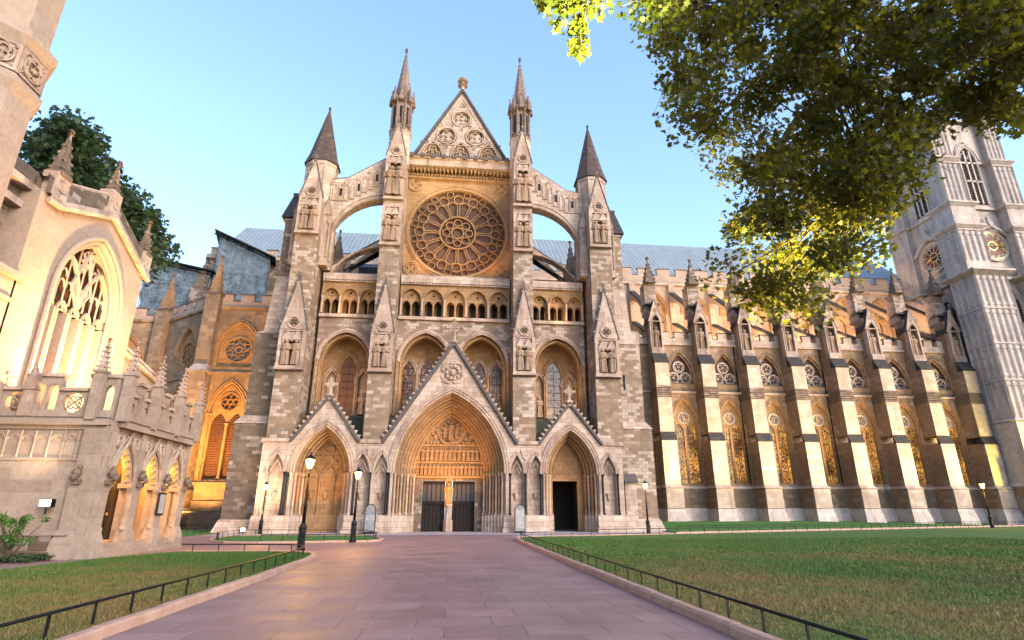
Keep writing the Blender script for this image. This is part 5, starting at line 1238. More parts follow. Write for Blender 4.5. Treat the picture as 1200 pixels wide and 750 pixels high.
# ------------------------------------------------------------ trees
CR = [(4.7, 7.0, 7.9), (2.6, 4.7, 9.9), (5.3, 9.6, 9.1), (6.8, 4.6, 10.0), (4.4, 5.0, 10.5), (6.2, 7.7, 6.2), (8.9, 5.2, 7.7), (5.1, 6.7, 8.1), (6.1, 7.6, 8.2), (5.3, 9.1, 6.6), (5.5, 6.4, 12.7), (7.5, 10.5, 6.8), (3.6, 4.0, 8.4), (4.7, 7.3, 9.7), (3.2, 4.8, 10.0), (7.2, 7.2, 7.4), (8.6, 8.1, 8.4), (7.2, 6.8, 9.2), (4.6, 6.4, 9.8), (6.4, 4.7, 10.6), (6.2, 6.7, 6.7), (3.3, 6.9, 13.1), (6.3, 5.1, 8.3), (5.4, 6.8, 9.6), (5.8, 7.4, 10.2), (5.2, 6.0, 5.9), (6.0, 7.3, 10.6), (5.6, 6.7, 5.2), (6.9, 9.0, 8.6), (7.1, 6.0, 10.8), (4.5, 6.8, 10.5), (6.3, 4.1, 6.9), (5.1, 7.4, 6.0), (5.3, 6.3, 8.6), (4.2, 6.1, 12.7), (10.3, 5.9, 8.5), (9.2, 5.1, 9.5), (4.3, 5.5, 8.4), (4.4, 6.5, 5.4), (4.2, 6.6, 9.9), (6.0, 4.8, 7.8), (9.2, 6.0, 8.1), (5.9, 6.5, 11.2), (8.3, 4.6, 10.8), (6.5, 6.0, 8.3), (3.4, 7.0, 8.2), (5.6, 6.8, 9.8), (5.7, 4.8, 7.5), (5.3, 5.9, 11.1), (6.8, 8.3, 8.6), (6.7, 8.5, 6.6), (5.9, 6.1, 8.9), (8.1, 6.1, 8.6), (6.4, 6.1, 10.2), (3.4, 7.1, 9.1), (7.2, 9.6, 6.2), (3.1, 6.1, 6.7), (8.0, 4.6, 9.6), (5.6, 5.8, 5.7), (3.4, 7.1, 10.1), (5.8, 8.7, 8.7), (5.4, 5.9, 8.7), (4.4, 5.2, 7.4), (5.4, 6.4, 5.8), (7.3, 6.8, 9.1), (5.4, 7.6, 7.0), (5.2, 5.1, 7.6), (6.1, 6.9, 10.4), (8.0, 8.6, 7.6), (7.8, 9.4, 8.0), (5.7, 9.8, 8.4), (7.1, 4.1, 7.7), (5.2, 6.1, 5.7), (5.2, 6.7, 9.6), (5.3, 5.7, 7.4), (4.9, 5.7, 6.9), (4.4, 6.4, 6.4), (7.0, 8.9, 7.2), (6.0, 8.4, 7.8), (9.2, 5.8, 10.0), (3.7, 7.0, 8.4), (6.7, 5.4, 10.0), (5.4, 3.8, 8.1), (6.2, 8.3, 7.3), (6.6, 4.6, 7.5), (5.0, 6.4, 4.9), (5.7, 5.1, 8.8), (5.5, 6.7, 9.1), (8.8, 6.0, 9.3), (7.5, 8.9, 7.5), (3.5, 6.0, 8.2), (5.8, 5.7, 6.7), (4.2, 6.5, 5.5), (8.5, 4.9, 7.8), (5.8, 8.5, 6.0), (5.6, 5.3, 7.2), (6.2, 4.9, 10.7), (7.8, 8.4, 9.2), (8.0, 4.4, 9.2), (2.9, 6.1, 8.7), (4.6, 9.5, 10.2), (6.6, 9.3, 6.3), (7.3, 9.9, 7.4), (9.1, 5.8, 8.3), (7.0, 7.3, 6.9), (5.8, 6.6, 6.8), (6.4, 7.2, 6.3), (6.9, 5.0, 7.8), (6.0, 5.8, 6.6), (3.5, 6.2, 7.9), (3.5, 5.8, 7.3), (5.0, 5.9, 5.8), (4.5, 4.9, 7.2), (5.3, 4.8, 9.1), (3.0, 4.8, 9.8), (9.5, 6.6, 8.8), (6.0, 6.4, 12.3), (7.6, 4.3, 8.5), (2.8, 5.4, 8.4), (6.1, 6.6, 9.9), (8.7, 4.7, 9.4), (7.8, 4.6, 7.5), (5.2, 8.4, 6.7), (4.8, 6.0, 10.6), (7.3, 5.4, 8.1), (3.7, 6.8, 10.8), (6.9, 4.8, 7.9), (4.3, 8.8, 11.3), (3.3, 6.4, 7.1), (4.7, 7.3, 8.0), (6.3, 3.3, 7.0), (6.2, 5.7, 10.0), (8.3, 5.1, 8.3), (5.7, 5.3, 10.4), (7.3, 4.5, 8.6), (6.3, 5.4, 11.0), (6.7, 7.7, 7.6), (5.6, 8.2, 11.4), (4.4, 5.3, 7.4), (4.7, 6.4, 11.3), (8.1, 7.3, 9.9), (6.6, 7.2, 6.1), (4.9, 7.5, 4.9), (5.7, 7.7, 8.9), (6.7, 8.9, 7.5), (6.7, 4.1, 6.8), (5.4, 7.0, 8.8), (3.7, 4.5, 7.9), (4.3, 7.8, 8.8), (9.6, 6.8, 9.0), (4.6, 4.7, 7.4), (5.2, 8.2, 6.4), (5.0, 6.4, 11.6), (8.0, 8.7, 8.3), (5.1, 5.7, 7.1), (5.9, 10.2, 9.0), (6.2, 5.5, 8.0), (6.6, 7.6, 6.1), (7.6, 7.1, 9.7), (6.3, 4.5, 10.1), (7.3, 6.7, 10.8), (7.0, 8.3, 9.6), (4.3, 7.7, 5.1), (5.8, 7.4, 5.7), (6.9, 10.9, 6.2), (4.7, 5.8, 8.3), (3.0, 5.0, 8.4), (4.7, 4.3, 7.6), (4.5, 7.5, 4.7), (8.4, 4.6, 9.2), (4.7, 8.8, 11.4), (4.7, 8.2, 11.3), (4.0, 7.7, 12.6), (9.3, 5.5, 7.6), (7.0, 6.2, 8.2), (7.3, 7.9, 9.0), (5.8, 9.5, 9.5), (8.7, 5.1, 9.9), (5.3, 6.6, 5.0), (6.8, 4.2, 9.1), (4.0, 7.3, 7.6), (5.5, 6.7, 9.6), (5.0, 6.1, 11.4), (5.2, 6.8, 6.9), (8.3, 4.9, 7.2), (4.1, 8.6, 10.7), (6.6, 3.9, 8.9), (7.2, 4.0, 6.8), (7.4, 8.9, 6.2), (5.1, 5.7, 9.0), (7.2, 8.8, 8.5), (4.9, 6.0, 6.6), (3.1, 6.1, 9.0), (5.3, 6.0, 6.1), (7.9, 4.9, 7.7), (6.9, 6.5, 8.8), (5.8, 4.6, 6.8), (4.1, 8.3, 10.2), (7.5, 7.4, 9.9), (7.4, 4.7, 7.9), (3.6, 5.5, 7.8), (6.4, 4.4, 9.9), (6.9, 5.9, 9.7), (8.0, 4.4, 9.2), (7.3, 9.6, 7.6), (4.2, 4.9, 8.8), (7.4, 9.5, 6.7), (3.2, 6.9, 9.1), (5.8, 4.3, 7.1), (4.9, 7.3, 9.2), (4.5, 7.0, 6.5), (6.3, 7.3, 8.4), (5.6, 4.6, 6.7), (5.9, 6.0, 6.9), (6.5, 10.7, 7.7), (5.4, 4.8, 9.0), (4.7, 9.1, 9.9), (7.7, 7.9, 9.0), (6.5, 6.9, 8.5), (7.0, 10.3, 6.6), (4.9, 5.5, 11.7), (5.8, 7.0, 8.8), (5.5, 8.3, 7.5), (4.7, 4.7, 9.4), (4.6, 7.2, 9.5), (4.5, 6.7, 12.5), (4.9, 7.1, 4.7), (8.1, 4.9, 7.0), (4.8, 7.6, 4.7), (5.9, 5.3, 6.9), (8.4, 4.5, 9.8), (5.9, 8.7, 10.6), (4.9, 6.8, 5.9), (6.5, 4.8, 8.4), (6.6, 6.9, 6.7), (7.8, 4.9, 8.8), (6.7, 5.0, 9.2), (5.8, 4.1, 6.7), (5.7, 6.1, 5.7), (7.4, 7.3, 7.2), (4.5, 6.8, 12.2), (7.5, 5.1, 7.8), (4.1, 6.1, 5.9), (4.6, 6.7, 6.4), (4.9, 7.1, 4.4), (8.9, 5.9, 8.9), (6.0, 6.7, 6.7), (5.4, 8.1, 10.0), (3.7, 6.9, 10.1), (2.6, 6.0, 8.6), (6.8, 5.6, 9.5), (5.9, 5.5, 7.8), (6.0, 5.1, 10.3), (5.8, 4.8, 6.9), (5.7, 5.3, 9.1), (4.8, 6.3, 8.0), (3.8, 4.3, 8.5), (6.5, 3.2, 7.9), (5.4, 5.5, 6.1), (6.6, 7.8, 7.1), (5.2, 7.0, 10.0), (3.4, 6.8, 10.7), (5.7, 9.1, 6.1), (4.3, 5.2, 7.2), (5.4, 6.9, 6.3), (6.9, 5.8, 7.0), (7.5, 6.4, 7.5), (7.1, 5.6, 7.0), (7.7, 6.2, 7.5), (7.1, 5.5, 7.0), (7.8, 6.0, 7.5), (7.3, 5.5, 6.7), (8.0, 6.1, 7.2), (7.2, 5.1, 7.2), (7.9, 5.6, 7.8), (7.0, 5.3, 7.4), (7.6, 5.8, 8.0)]
SP = [(0.9, 4.7, 6.9), (1.1, 4.8, 6.9), (1.2, 4.7, 6.9), (1.3, 4.9, 6.8), (1.3, 5.0, 6.6), (1.4, 4.6, 6.9), (1.5, 4.5, 7.0), (1.1, 4.6, 7.0), (1.0, 4.5, 7.1), (1.3, 4.4, 7.1)]
FT = [(-27.2, 35.4, 24.1), (-27.3, 43.0, 23.1), (-29.9, 39.6, 19.6), (-27.5, 39.1, 22.8), (-29.9, 39.4, 24.3), (-23.8, 40.5, 18.4), (-24.7, 44.9, 21.9), (-32.3, 42.3, 23.1), (-30.9, 44.1, 20.5), (-25.7, 35.8, 25.5), (-30.6, 42.2, 25.3), (-26.8, 40.2, 17.3), (-28.7, 38.3, 17.5), (-27.7, 38.9, 17.2), (-28.5, 38.1, 26.0), (-26.4, 39.8, 24.7), (-31.0, 44.3, 20.8), (-22.9, 39.3, 19.1), (-26.7, 35.1, 24.2), (-27.3, 35.0, 21.4), (-27.1, 39.0, 17.2), (-28.7, 40.9, 21.8), (-28.9, 37.6, 26.9), (-29.7, 38.7, 17.9), (-27.2, 35.1, 22.6), (-27.9, 38.9, 22.2), (-28.0, 38.2, 25.1), (-31.4, 39.3, 27.3), (-27.1, 39.4, 24.7), (-25.4, 35.2, 22.4), (-26.6, 40.1, 23.8), (-28.4, 41.3, 24.5), (-27.3, 38.1, 16.4), (-32.0, 41.1, 23.2), (-28.9, 39.2, 28.3), (-29.0, 43.4, 21.8), (-27.9, 37.1, 17.0), (-28.9, 38.3, 18.2), (-26.7, 36.5, 18.8), (-25.6, 40.0, 17.8), (-25.9, 43.1, 21.8), (-22.5, 38.3, 20.1), (-31.9, 42.5, 24.1), (-27.1, 36.6, 20.4), (-25.0, 38.2, 20.3), (-26.9, 45.4, 22.1), (-26.6, 35.4, 24.0), (-28.9, 41.2, 23.8), (-29.7, 40.4, 25.8), (-31.6, 42.1, 18.6), (-28.4, 43.3, 26.8), (-25.2, 35.3, 24.3), (-27.4, 39.0, 21.5), (-27.9, 41.5, 22.0), (-26.1, 40.6, 23.9), (-25.6, 39.3, 18.8), (-28.1, 41.3, 24.9), (-27.0, 35.0, 23.4), (-24.0, 36.9, 20.8), (-31.6, 40.4, 27.6), (-26.3, 38.6, 21.8), (-26.6, 43.7, 21.1), (-29.1, 40.5, 21.9), (-27.2, 42.0, 19.6), (-28.0, 37.4, 27.6), (-27.2, 38.6, 22.1), (-29.8, 41.1, 21.0), (-28.7, 37.5, 18.8), (-30.3, 40.5, 27.0), (-22.7, 38.9, 22.0), (-25.3, 37.4, 19.5), (-25.0, 41.0, 17.8), (-26.4, 35.0, 25.2), (-24.7, 44.4, 22.3), (-28.3, 37.9, 23.9), (-26.9, 44.6, 20.6), (-29.4, 41.4, 24.0), (-26.7, 38.0, 20.8), (-24.3, 38.2, 22.8), (-28.7, 43.7, 25.9), (-31.5, 42.9, 20.2), (-28.4, 39.1, 26.9), (-29.7, 40.7, 20.3), (-29.5, 42.5, 19.1), (-27.6, 39.4, 22.3), (-24.8, 39.0, 22.8), (-31.2, 42.4, 21.4), (-24.5, 40.0, 23.3), (-26.9, 41.2, 24.9), (-32.4, 42.2, 23.4), (-27.4, 43.8, 24.5), (-31.2, 40.5, 19.6), (-26.7, 40.2, 26.2), (-30.6, 43.5, 19.2), (-26.7, 40.4, 20.2), (-25.2, 44.9, 22.5), (-27.4, 36.3, 17.4), (-24.2, 36.9, 21.9), (-28.4, 42.6, 19.5), (-27.7, 39.8, 19.1), (-27.8, 37.3, 16.1), (-26.9, 37.5, 18.6), (-27.2, 42.8, 20.0), (-30.0, 43.3, 21.5), (-25.5, 39.7, 21.6), (-30.3, 45.8, 19.3), (-27.5, 38.1, 18.6), (-27.7, 37.6, 18.7), (-22.4, 40.9, 19.9), (-24.4, 39.6, 22.6), (-28.3, 41.4, 18.9), (-30.1, 38.4, 25.8), (-26.4, 37.7, 17.3), (-25.3, 44.7, 24.4), (-26.0, 34.8, 25.8), (-32.1, 42.7, 20.8), (-24.3, 43.7, 20.8), (-24.1, 43.0, 22.5), (-29.3, 41.1, 29.5), (-28.4, 44.7, 22.5)]
rng = np.random.default_rng(5)
LEAF = np.array([(0, -.5), (.16, -.28), (.46, -.30), (.30, -.05), (.5, .18), (.22, .16), (0, .55), (-.22, .16), (-.5, .18), (-.30, -.05), (-.46, -.30), (-.16, -.28)])
SIMPLE = np.array([(0, -.5), (.34, -.05), (0, .55), (-.34, -.05)])
def leaves(name, centres, per, spread, size, mat, parent, shape=LEAF, flat=.75, sz=.8):
    c = np.repeat(np.array(centres), per, axis=0); n = len(c)
    g = rng.normal(size=(n, 3)); g /= np.linalg.norm(g, axis=1)[:, None]; g *= (rng.random(n) ** .45)[:, None] * spread * np.repeat(rng.uniform(.6, 1.3, len(centres)), per)[:, None]
    g[:, 2] *= sz; p = c + g
    nrm = rng.normal(size=(n, 3)) * flat + np.array([0, 0, 1.]); nrm /= np.linalg.norm(nrm, axis=1)[:, None]
    t = rng.normal(size=(n, 3)); t[:, 2] -= .5; t -= (t * nrm).sum(1)[:, None] * nrm; t /= np.linalg.norm(t, axis=1)[:, None]; b = np.cross(nrm, t)
    s = size * rng.uniform(.55, 1.25, n); k = len(shape)
    V = p[:, None, :] + s[:, None, None] * (shape[None, :, 0, None] * b[:, None, :] + shape[None, :, 1, None] * t[:, None, :])
    V += nrm[:, None, :] * (-.35 * s[:, None] * (np.abs(shape[:, 0])[None, :]))[:, :, None]
    V = V.reshape(-1, 3) - np.array(rootloc(parent) if parent else (0, 0, 0))
    me = bpy.data.meshes.new(name); me.vertices.add(n * k); me.vertices.foreach_set('co', V.ravel())
    me.loops.add(n * k); me.loops.foreach_set('vertex_index', np.arange(n * k)); me.polygons.add(n); me.polygons.foreach_set('loop_start', np.arange(n) * k)
    me.materials.append(MATS[mat]); me.update(calc_edges=True); me.validate()
    o = bpy.data.objects.new(name, me); COL.objects.link(o); o.parent = parent; return o
def near(c, L): return min(L, key=lambda q: sum((a - b) ** 2 for a, b in zip(c, q)))
plane = thing('plane_tree', 'big plane tree overhanging from the right with yellow-lit hanging leaves', 'tree', (15.5, 9, 0))
m = MB(); m.mat('bark')
T = [(15.5, 9, 0), (15.3, 9, 3), (14.9, 9.1, 6), (14.2, 9.2, 9)]; m.tube(T, [.62, .5, .42, .34], 12)
m.lathe(15.5, 9, [(.9, -.1), (.7, .3), (.6, .8)], 12)
P('trunk', m, plane); m = MB(); m.mat('bark')
limbs = [[(14.2, 9.2, 9), (12.5, 9.3, 10.2), (10.5, 9.2, 10.6), (8.6, 9.2, 10.5), (7.2, 9.4, 9.6), (6.2, 9.6, 8.2)],
         [(14.9, 9.1, 6), (12.8, 8.6, 8.2), (10.8, 8.0, 8.8), (9.2, 7.6, 8.8), (7.9, 7.8, 8.0), (7.2, 8.2, 6.9)],
         [(10.5, 9.2, 10.6), (8.4, 8.6, 11.6), (6.2, 8.0, 12.0), (4.8, 7.8, 11.6), (4.3, 8.2, 10.9)],
         [(8.6, 9.2, 10.5), (6.8, 9.0, 10.8), (5.7, 9.4, 9.8)],
         [(14.2, 9.2, 9), (14, 10, 12), (12, 9, 15)], [(6.2, 8.0, 12.0), (4.0, 6.0, 12.0), (2.5, 5.6, 10.2), (1.6, 5.6, 9.2)], [(9.2, 7.6, 8.8), (9, 6.6, 8.4), (8.6, 6.2, 7.9)]]
lp = []; sp_ = []
for li, L in enumerate(limbs):
    r0 = .26 if L[0][0] > 14 else .13
    m.tube(L, [r0 * (1 - i / len(L)) + .012 for i in range(len(L))], 8)
    for a, b in zip(L, L[1:]):
        for i in range(5): (sp_ if li == 5 else lp).append(tuple(x + (y - x) * i / 5 for x, y in zip(a, b)))
for c in CR + SP:
    q = near(c, sp_ if c in SP else lp); mid = tuple((a + b) / 2 + random.uniform(-.15, .15) for a, b in zip(c, q)); e = (c[0], c[1], c[2] - .25)
    m.tube([q, mid, c, e], [.018, .014, .009, .004], 4)
    for k in range(0 if c in SP else 3):
        d = [random.uniform(-.4, .4) for _ in range(3)]; m.tube([c, (c[0] + d[0] * .5, c[1] + d[1] * .5, c[2] + d[2] * .3), (c[0] + d[0], c[1] + d[1], c[2] + d[2] - .1)], [.01, .007, .003], 3)
P('branch', m, plane)
leaves('crown', CR + [(c[0] + .2, c[1], c[2] + .1) for c in CR[:25]], 205, .48, .092, 'plane_leaf', plane, LEAF, 1.1)
leaves('hanging_sprig', SP, 60, .2, .095, 'plane_leaf', plane)
ft = thing('broadleaf_tree', 'dark green tree rising behind the cream church gable', 'tree', (-31, 42, 0))
m = MB(); m.mat('bark'); m.tube([(-31, 42, -.1), (-31, 42, 6), (-30.5, 42.3, 12), (-30, 42.5, 18)], [.7, .55, .4, .25], 10)
P('trunk', m, ft); m = MB(); m.mat('bark')
for c in FT[::2]: m.tube([(-30.8, 42.1, 9 + random.random() * 7), (( c[0] - 30.5) / 2, (c[1] + 42) / 2, c[2] * .5 + 7), c], [.16, .1, .03], 5)
P('branch', m, ft); leaves('crown', FT, 210, 1.7, .42, 'far_leaf', ft, LEAF, .9)

# ------------------------------------------------------------ shrub and ground cover by the porch
sh = thing('shrub', 'small bright green leafy shrub against the cream church wall at the left edge', 'shrub', (-14.45, 21.9, 0))
m = MB(); m.mat('bark')
SC = [(-14.45 + random.uniform(-.75, .75), 21.9 + random.uniform(-.4, .4), random.uniform(.6, 1.45)) for _ in range(26)]
for c in SC: m.tube([(-14.45, 21.9, 0), ((c[0] - 14.45) / 2, (c[1] + 21.9) / 2, c[2] * .6), c], [.03, .02, .006], 4)
P('stem', m, sh); leaves('foliage', SC, 44, .2, .1, 'shrub_leaf', sh, SIMPLE)
iv = leaves('ground_cover', [(-16.6 + i * .22 + random.uniform(-.1, .1), 22.2 + random.uniform(-.9, .7), .12) for i in range(14) for _ in range(8)], 34, .26, .09, 'far_leaf', None or thing('tmp', 'x', 'x'), SIMPLE, .9, .5)
tmp = iv.parent; iv.parent = None; bpy.data.objects.remove(tmp)
for k_ in ('label',): iv[k_] = 'dark low ground cover along the foot of the church wall'
iv['kind'] = 'stuff'; iv['category'] = 'ground cover'
# grass blades on the near lawns
def grass():
    def inside(P_, x, y):
        r = np.zeros(len(x), bool); n = len(P_)
        for i in range(n):
            (x1, y1), (x2, y2) = P_[i], P_[(i + 1) % n]
            with np.errstate(divide='ignore', invalid='ignore'): r ^= ((y1 > y) != (y2 > y)) & (x < (x2 - x1) * (y - y1) / (y2 - y1) + x1)
        return r
    X = []; 
    for P_, n, bx in ((L_LEFT, 150000, (-13.5, -4.6, 4, 25.4)), (L_RIGHT, 260000, (4.3, 32, 5, 34))):
        x = rng.uniform(bx[0], bx[1], n); u = rng.random(n); y = bx[2] + (bx[3] - bx[2]) * u ** 1.35
        k = inside(P_, x, y) & (np.abs(x) < y * 1.15 + 2); X.append(np.stack([x[k], y[k]], 1))
    p = np.concatenate(X); n = len(p); d = np.hypot(p[:, 0], p[:, 1]); s = .6 + d * .075
    a = rng.uniform(0, 2 * PI, n); w = .006 * s; h = rng.uniform(.018, .05, n) * (.7 + .3 * s); lean = rng.normal(0, .016, (n, 2))
    V = np.zeros((n, 3, 3)); V[:, 0, 0] = p[:, 0] - w * np.cos(a); V[:, 0, 1] = p[:, 1] - w * np.sin(a); V[:, 1, 0] = p[:, 0] + w * np.cos(a); V[:, 1, 1] = p[:, 1] + w * np.sin(a)
    V[:, :2, 2] = .088; V[:, 2, 0] = p[:, 0] + lean[:, 0]; V[:, 2, 1] = p[:, 1] + lean[:, 1]; V[:, 2, 2] = .09 + h
    me = bpy.data.meshes.new('grass'); me.vertices.add(n * 3); me.vertices.foreach_set('co', V.ravel()); me.loops.add(n * 3); me.loops.foreach_set('vertex_index', np.arange(n * 3))
    me.polygons.add(n); me.polygons.foreach_set('loop_start', np.arange(n) * 3); me.materials.append(MATS['grass_blades']); me.update(calc_edges=True)
    o = bpy.data.objects.new('grass', me); COL.objects.link(o); o['kind'] = 'stuff'; o['label'] = 'short patchy green and straw coloured grass on the lawns'; o['category'] = 'grass'
grass()

# ------------------------------------------------------------ lamps, rails, signs
def lamp_proto():
    t = thing('street_lamp', '', 'street lamp', (0, 0, 0), 'black street lamps with lit lanterns')
    m = MB(); m.mat('iron'); m.lathe(0, 0, [(.2, 0), (.2, .12), (.16, .18), (.155, .95), (.19, 1.0), (.15, 1.08), (.09, 1.2)], 12); m.box(-.13, .13, -.175, -.15, .3, .8); m.build('pedestal', t)
    m = MB(); m.mat('iron'); m.lathe(0, 0, [(.075, 1.15), (.07, 1.9), (.1, 1.95), (.06, 2.05), (.045, 3.3), (.08, 3.34), (.05, 3.4), (.05, 3.5), (.12, 3.58)], 12)
    for k in range(6): a = k * PI / 3; m.tube([(.07 * math.cos(a), .07 * math.sin(a), 1.2), (.05 * math.cos(a), .05 * math.sin(a), 3.2)], .012, 4)
    m.box(-.3, .3, -.018, .018, 3.18, 3.21); m.build('post', t, smooth=True)
    ln = MB(); ln.mat('lantern_glow'); ln.lathe(0, 0, [(.11, 3.60), (.22, 3.98)], 6); l = ln.build('lantern', t)
    m = MB(); m.mat('iron'); m.lathe(0, 0, [(.25, 3.985), (.26, 4.01), (.14, 4.12), (.1, 4.16), (.05, 4.2), (.02, 4.32)], 6)
    for k in range(6): a = k * PI / 3; m.tube([(.115 * math.cos(a), .115 * math.sin(a), 3.6), (.23 * math.cos(a), .23 * math.sin(a), 3.99)], .009, 4)
    m.build('lantern_cage', l); return t
lp_ = lamp_proto(); first = True
for x, y, s, lab, e in ((-5.95, 25.7, .92, 'tallest nearest black lamp post, lit, at the corner of the near left lawn', 260),
                     (-5.15, 34.0, .93, 'lit black lamp post on the middle lawn, just right of the tallest one', 200),
                     (-13.9, 46.8, .88, 'lit black lamp post before the big brown corner buttress left of the left portal', 200),
                     (14.05, 41.2, .87, 'lit black lamp post behind the right lawn near the small right portal', 160),
                     (52.6, 53.2, 1.05, 'lit black lamp post far right below the clock tower', 500)):
    if first: o = lp_; o.location = (x, y, .05); o['label'] = lab; first = False
    else: o = copy_thing(lp_, (x, y, .02), lab)
    o.scale = (s, s, s)
    L = bpy.data.lights.new('lamp_light', 'POINT'); L.energy = e * .55; L.color = (1, .5, .10); L.shadow_soft_size = .12
    q = bpy.data.objects.new('lamp_light', L); COL.objects.link(q); q.location = (x, y, 3.8 * s - .35 * s); q.location.z = 3.8 * s; q.location.y -= .3 
def fence(label, pts, h=.40, sp=1.0, z=.09):
    P0 = []
    t = thing('low_rail_fence', label, 'fence', (*pts[0], z), 'low black hoop rails round the lawns')
    m = MB(); m.mat('iron'); m.tube([(a, b, z + h) for a, b in pts], .022, 6); m.build('rail', t, smooth=True); r_ = kids(t)[0]; r_.location = -Vector((*pts[0], z))
    post = MB(); post.mat('iron'); post.box(-.014, .014, -.014, .014, -.1, h); post.box(-.03, .03, -.03, .03, -.02, .012); pm = None; n = 0; carry = 0
    for (x0, y0), (x1, y1) in zip(pts, pts[1:]):
        L = math.hypot(x1 - x0, y1 - y0); s = carry
        while s < L:
            loc = (x0 + (x1 - x0) * s / L - pts[0][0], y0 + (y1 - y0) * s / L - pts[0][1], 0)
            if pm is None: pm = post.build('post'); pm.parent = t; pm.location = loc
            elif n < 100: c = pm.copy(); COL.objects.link(c); c.parent = t; c.location = loc
            n += 1; s += sp
        carry = s - L
fence('low black hoop rail along the right side of the paved approach', [(4.22, 4.0), (4.2, 14), (4.22, 25), (4.3, 35.8), (4.95, 37.5), (6.5, 38.25)], .28)
fence('low black rail along the back of the right lawn', [(6.6, 38.25), (9.6, 38.85), (14.1, 40.4), (34, 48), (60, 57.8), (80, 65.4)], .40, 1.4)
fence('low black rail in front of the far lawn below the long nave', [(18.4, 46.8), (34, 52.8), (60, 62.6), (85, 72)], .45, 1.4, .06)
fence('low black rail round the near left lawn', [(-4.95, 4.5), (-4.92, 12), (-4.95, 20.4), (-5.1, 22.5), (-5.4, 23.6), (-6.0, 24.3), (-7.2, 24.7), (-10.3, 25.0)], .30)
fence('low black rail round the small middle lawn by the lamp posts', [(-10, 33.9), (-4.7, 34.4), (-4.2, 35.3), (-4.2, 37), (-4.8, 39.4), (-5.6, 42.2), (-14.2, 43.0), (-14.0, 38.6), (-12.7, 35.4)], .36, 1.1, .05)
fence('low black rail round the back left lawn beside the chapels', [(-26, 41.9), (-17.9, 41.9), (-18.2, 48), (-19, 57)], .4, 1.3, .05)
# iron railings below the chapel window
t = thing('iron_railing', 'tall black spiked iron railings below the golden chapel wall', 'railing', (-24, 58.4, 0)); m = MB(); m.mat('iron')
for z in (.4, 1.55): m.box(-28.5, -19.3, 58.38, 58.43, z, z + .05)
m.build('rail', t).location = (24, -58.4, 0); m = MB(); m.mat('iron')
for i in range(62): x = -28.5 + i * .15; m.lathe(x, 58.4, [(.014, 0), (.014, 1.75), (.03, 1.82), (.004, 2.0)], 4)
m.build('bar', t).location = (24, -58.4, 0)
# two information boards beside the main portal
for x, white, lab in ((-5.95, True, 'grey round-topped information board with a pale panel left of the main portal'), (5.65, False, 'reddish round-topped information board right of the main portal')):
    t = thing('information_board', lab, 'sign', (x, 46.9, 0), 'boards beside the main portal')
    m = MB(); m.mat('iron'); m.box(x - .42, x + .42, 46.9, 46.98, .02, .15)
    for k in (-.4, .4): m.tube([(x + k, 46.94, 0), (x + k, 46.94, 1.75)], .035, 6)
    m.path(arch(x, .4, 1.7, .42, 6), 46.94, .035, 6); o = m.build('frame', t); o.location = -Vector(t.location)
    m = MB(); m.mat('sign_grey'); m.wall(opening(x, .38, .15, 1.7, .4, 6), (), 46.92, 46.96); o = m.build('board', t); o.location = -Vector(t.location)
    m = MB(); m.mat('sign_white'); m.box(x - .33, x + .33, 46.895, 46.918, .95 if white else .35, 1.35 if white else 1.75); o = m.build('panel', t); o.location = -Vector(t.location)
# floodlight fittings
def flood(label, loc, aim, e, col, size=110, mat='flood_glow', s=1.):
    t = thing('floodlight', label, 'floodlight', loc, 'floodlights')
    v = (Vector(aim) - Vector(loc)).normalized(); ang = math.atan2(v.y, v.x)
    m = MB(); m.mat('iron'); m.box(-.2 * s, .2 * s, -.12 * s, .12 * s, .0, .28 * s); m.tube([(0, 0, -.25), (0, 0, .05)], .03, 6); m.build('housing', t).location = (0, 0, 0)
    m = MB(); m.mat(mat); m.box(-.17 * s, .17 * s, -.14 * s, -.122 * s, .03, .25 * s); m.build('lamp_glass', t).location = (0, 0, 0); spot('flood_light', (loc[0] + v.x * .5, loc[1] + v.y * .5, loc[2] + .4 + v.z * .3), aim, e, col, size)
flood('bright small floodlight fixed to the porch side wall right of the green shrub', (-14.25, 22.9, 1.75), (-17, 20.6, 7), 350, CREAM, 130)
flood('bright white floodlight on the ground at the left end of the portals', (-14.75, 45.6, .25), (-12, 51, 12), 1500, CREAM, 100, 'flood_glow', .8)
flood('bright yellow floodlight behind the iron railings', (-24.6, 57.6, .45), (-23.5, 62, 14), 12000, AMBER, 130, 'flood_yellow', 1.9)
# barrier
t = thing('barrier', 'small red and white striped barrier by the chapel railings', 'barrier', (-17.3, 49.5, 0)); 
for k in (-.5, .5):
    m = MB(); m.mat('red_plastic'); m.tube([(k, -.15, 0), (k, 0, 1.0), (k, .15, 0)], .025, 5); m.build('leg', t).location = (0, 0, 0)
for k in range(5):
    m = MB(); m.mat('red_plastic' if k % 2 == 0 else 'sign_white'); m.box(-.6 + k * .24, -.36 + k * .24, -.03, .03, .75, .95); m.build('board', t).location = (0, 0, 0)

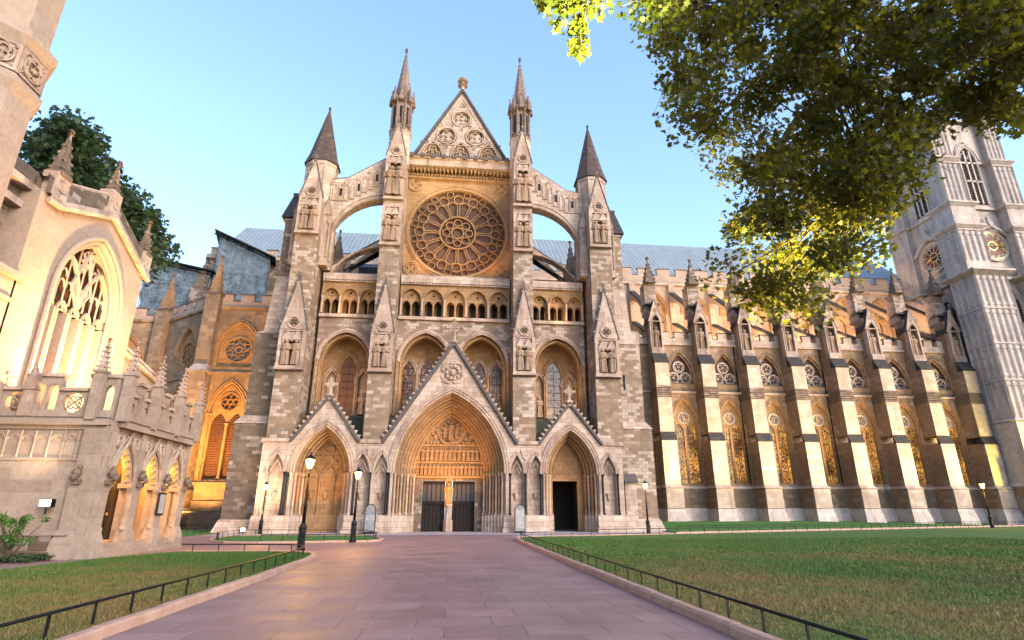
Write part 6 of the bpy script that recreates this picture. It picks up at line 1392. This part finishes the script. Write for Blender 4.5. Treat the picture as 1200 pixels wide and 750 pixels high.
# ------------------------------------------------------------ lit-up parts: the place's own floodlighting
spot('church_light', (-14.5, 26.2, 5.4), (-17, 26.3, 8.4), 9500, (1, .60, .24), 150, .3)
spot('church_light', (-13.8, 24.3, 5.4), (-17, 24.0, 12), 350, (1, .58, .26), 140, .3)
spot('church_light', (-13.8, 29.4, 5.4), (-17, 30.5, 11), 600, (1, .58, .26), 150, .3)
for c, e in ((24.75, 90), (26.95, 75), (29.1, 75)):
    L = bpy.data.lights.new('porch_light', 'POINT'); L.energy = e * 1.8; L.color = (1, .46, .07); L.shadow_soft_size = .1; q = bpy.data.objects.new('porch_light', L); COL.objects.link(q); q.location = (-14.0, c, 3.7)
spot('chapel_light', (-21.5, 53, 1.2), (-24.5, 62, 15), 21000, AMBER, 70)
spot('chapel_light', (-31, 60.5, 1), (-30, 65, 14), 1800, AMBER, 120)
for x in (-9.7, -2.6, 2.6, 9.7): spot('bay_light', (x, 49.6, 11.0), (x, 53, 14.0), 300, WARM, 150)
for x in (-3.6, 0, 3.6): spot('rose_light', (x, 50.0, 23.7), (x * .6, 52.3, 30), 230, (1, .45, .15), 150)
for x in (-10, 0, 10): spot('arcade_light', (x, 49.6, 18.9), (x, 51.6, 21.5), 120, WARM, 160)
for x, e in ((-10.15, 1000), (0, 3600), (10.15, 250)): spot('portal_light', (x - .8, 46.2, .5), (x, 51, 7), e, (1, .42, .06), 75)
spot('gable_light', (-3, 48.6, 30), (0, 52, 41), 900, CREAM, 110); spot('gable_light', (3, 48.6, 30), (0, 52, 41), 900, CREAM, 110)
for i, x in enumerate(NX):
    spot('buttress_light', (x + 2.2, 61.5, .9), (x, 68, 10.5), 8500, (1, .68, .36) if i < 7 else (1, .85, .1), 62)
    if i < 7: spot('clerestory_light', (x + 3.1, 73.0, 25.2), (x + 3.1, 78, 30.5), 3000, (1, .62, .32), 160)
spot('clerestory_light', (20.5, 73.0, 24.6), (20.5, 78, 30.5), 900, (1, .58, .24), 160)
spot('tree_light', (8.2, 6.4, 1.0), (6.2, 9.3, 5.0), 30000, (1, .74, .14), 62)
spot('tree_light', (2.4, 3.2, 3.0), (1.6, 5.6, 8.2), 30000, (1, .85, .2), 34)
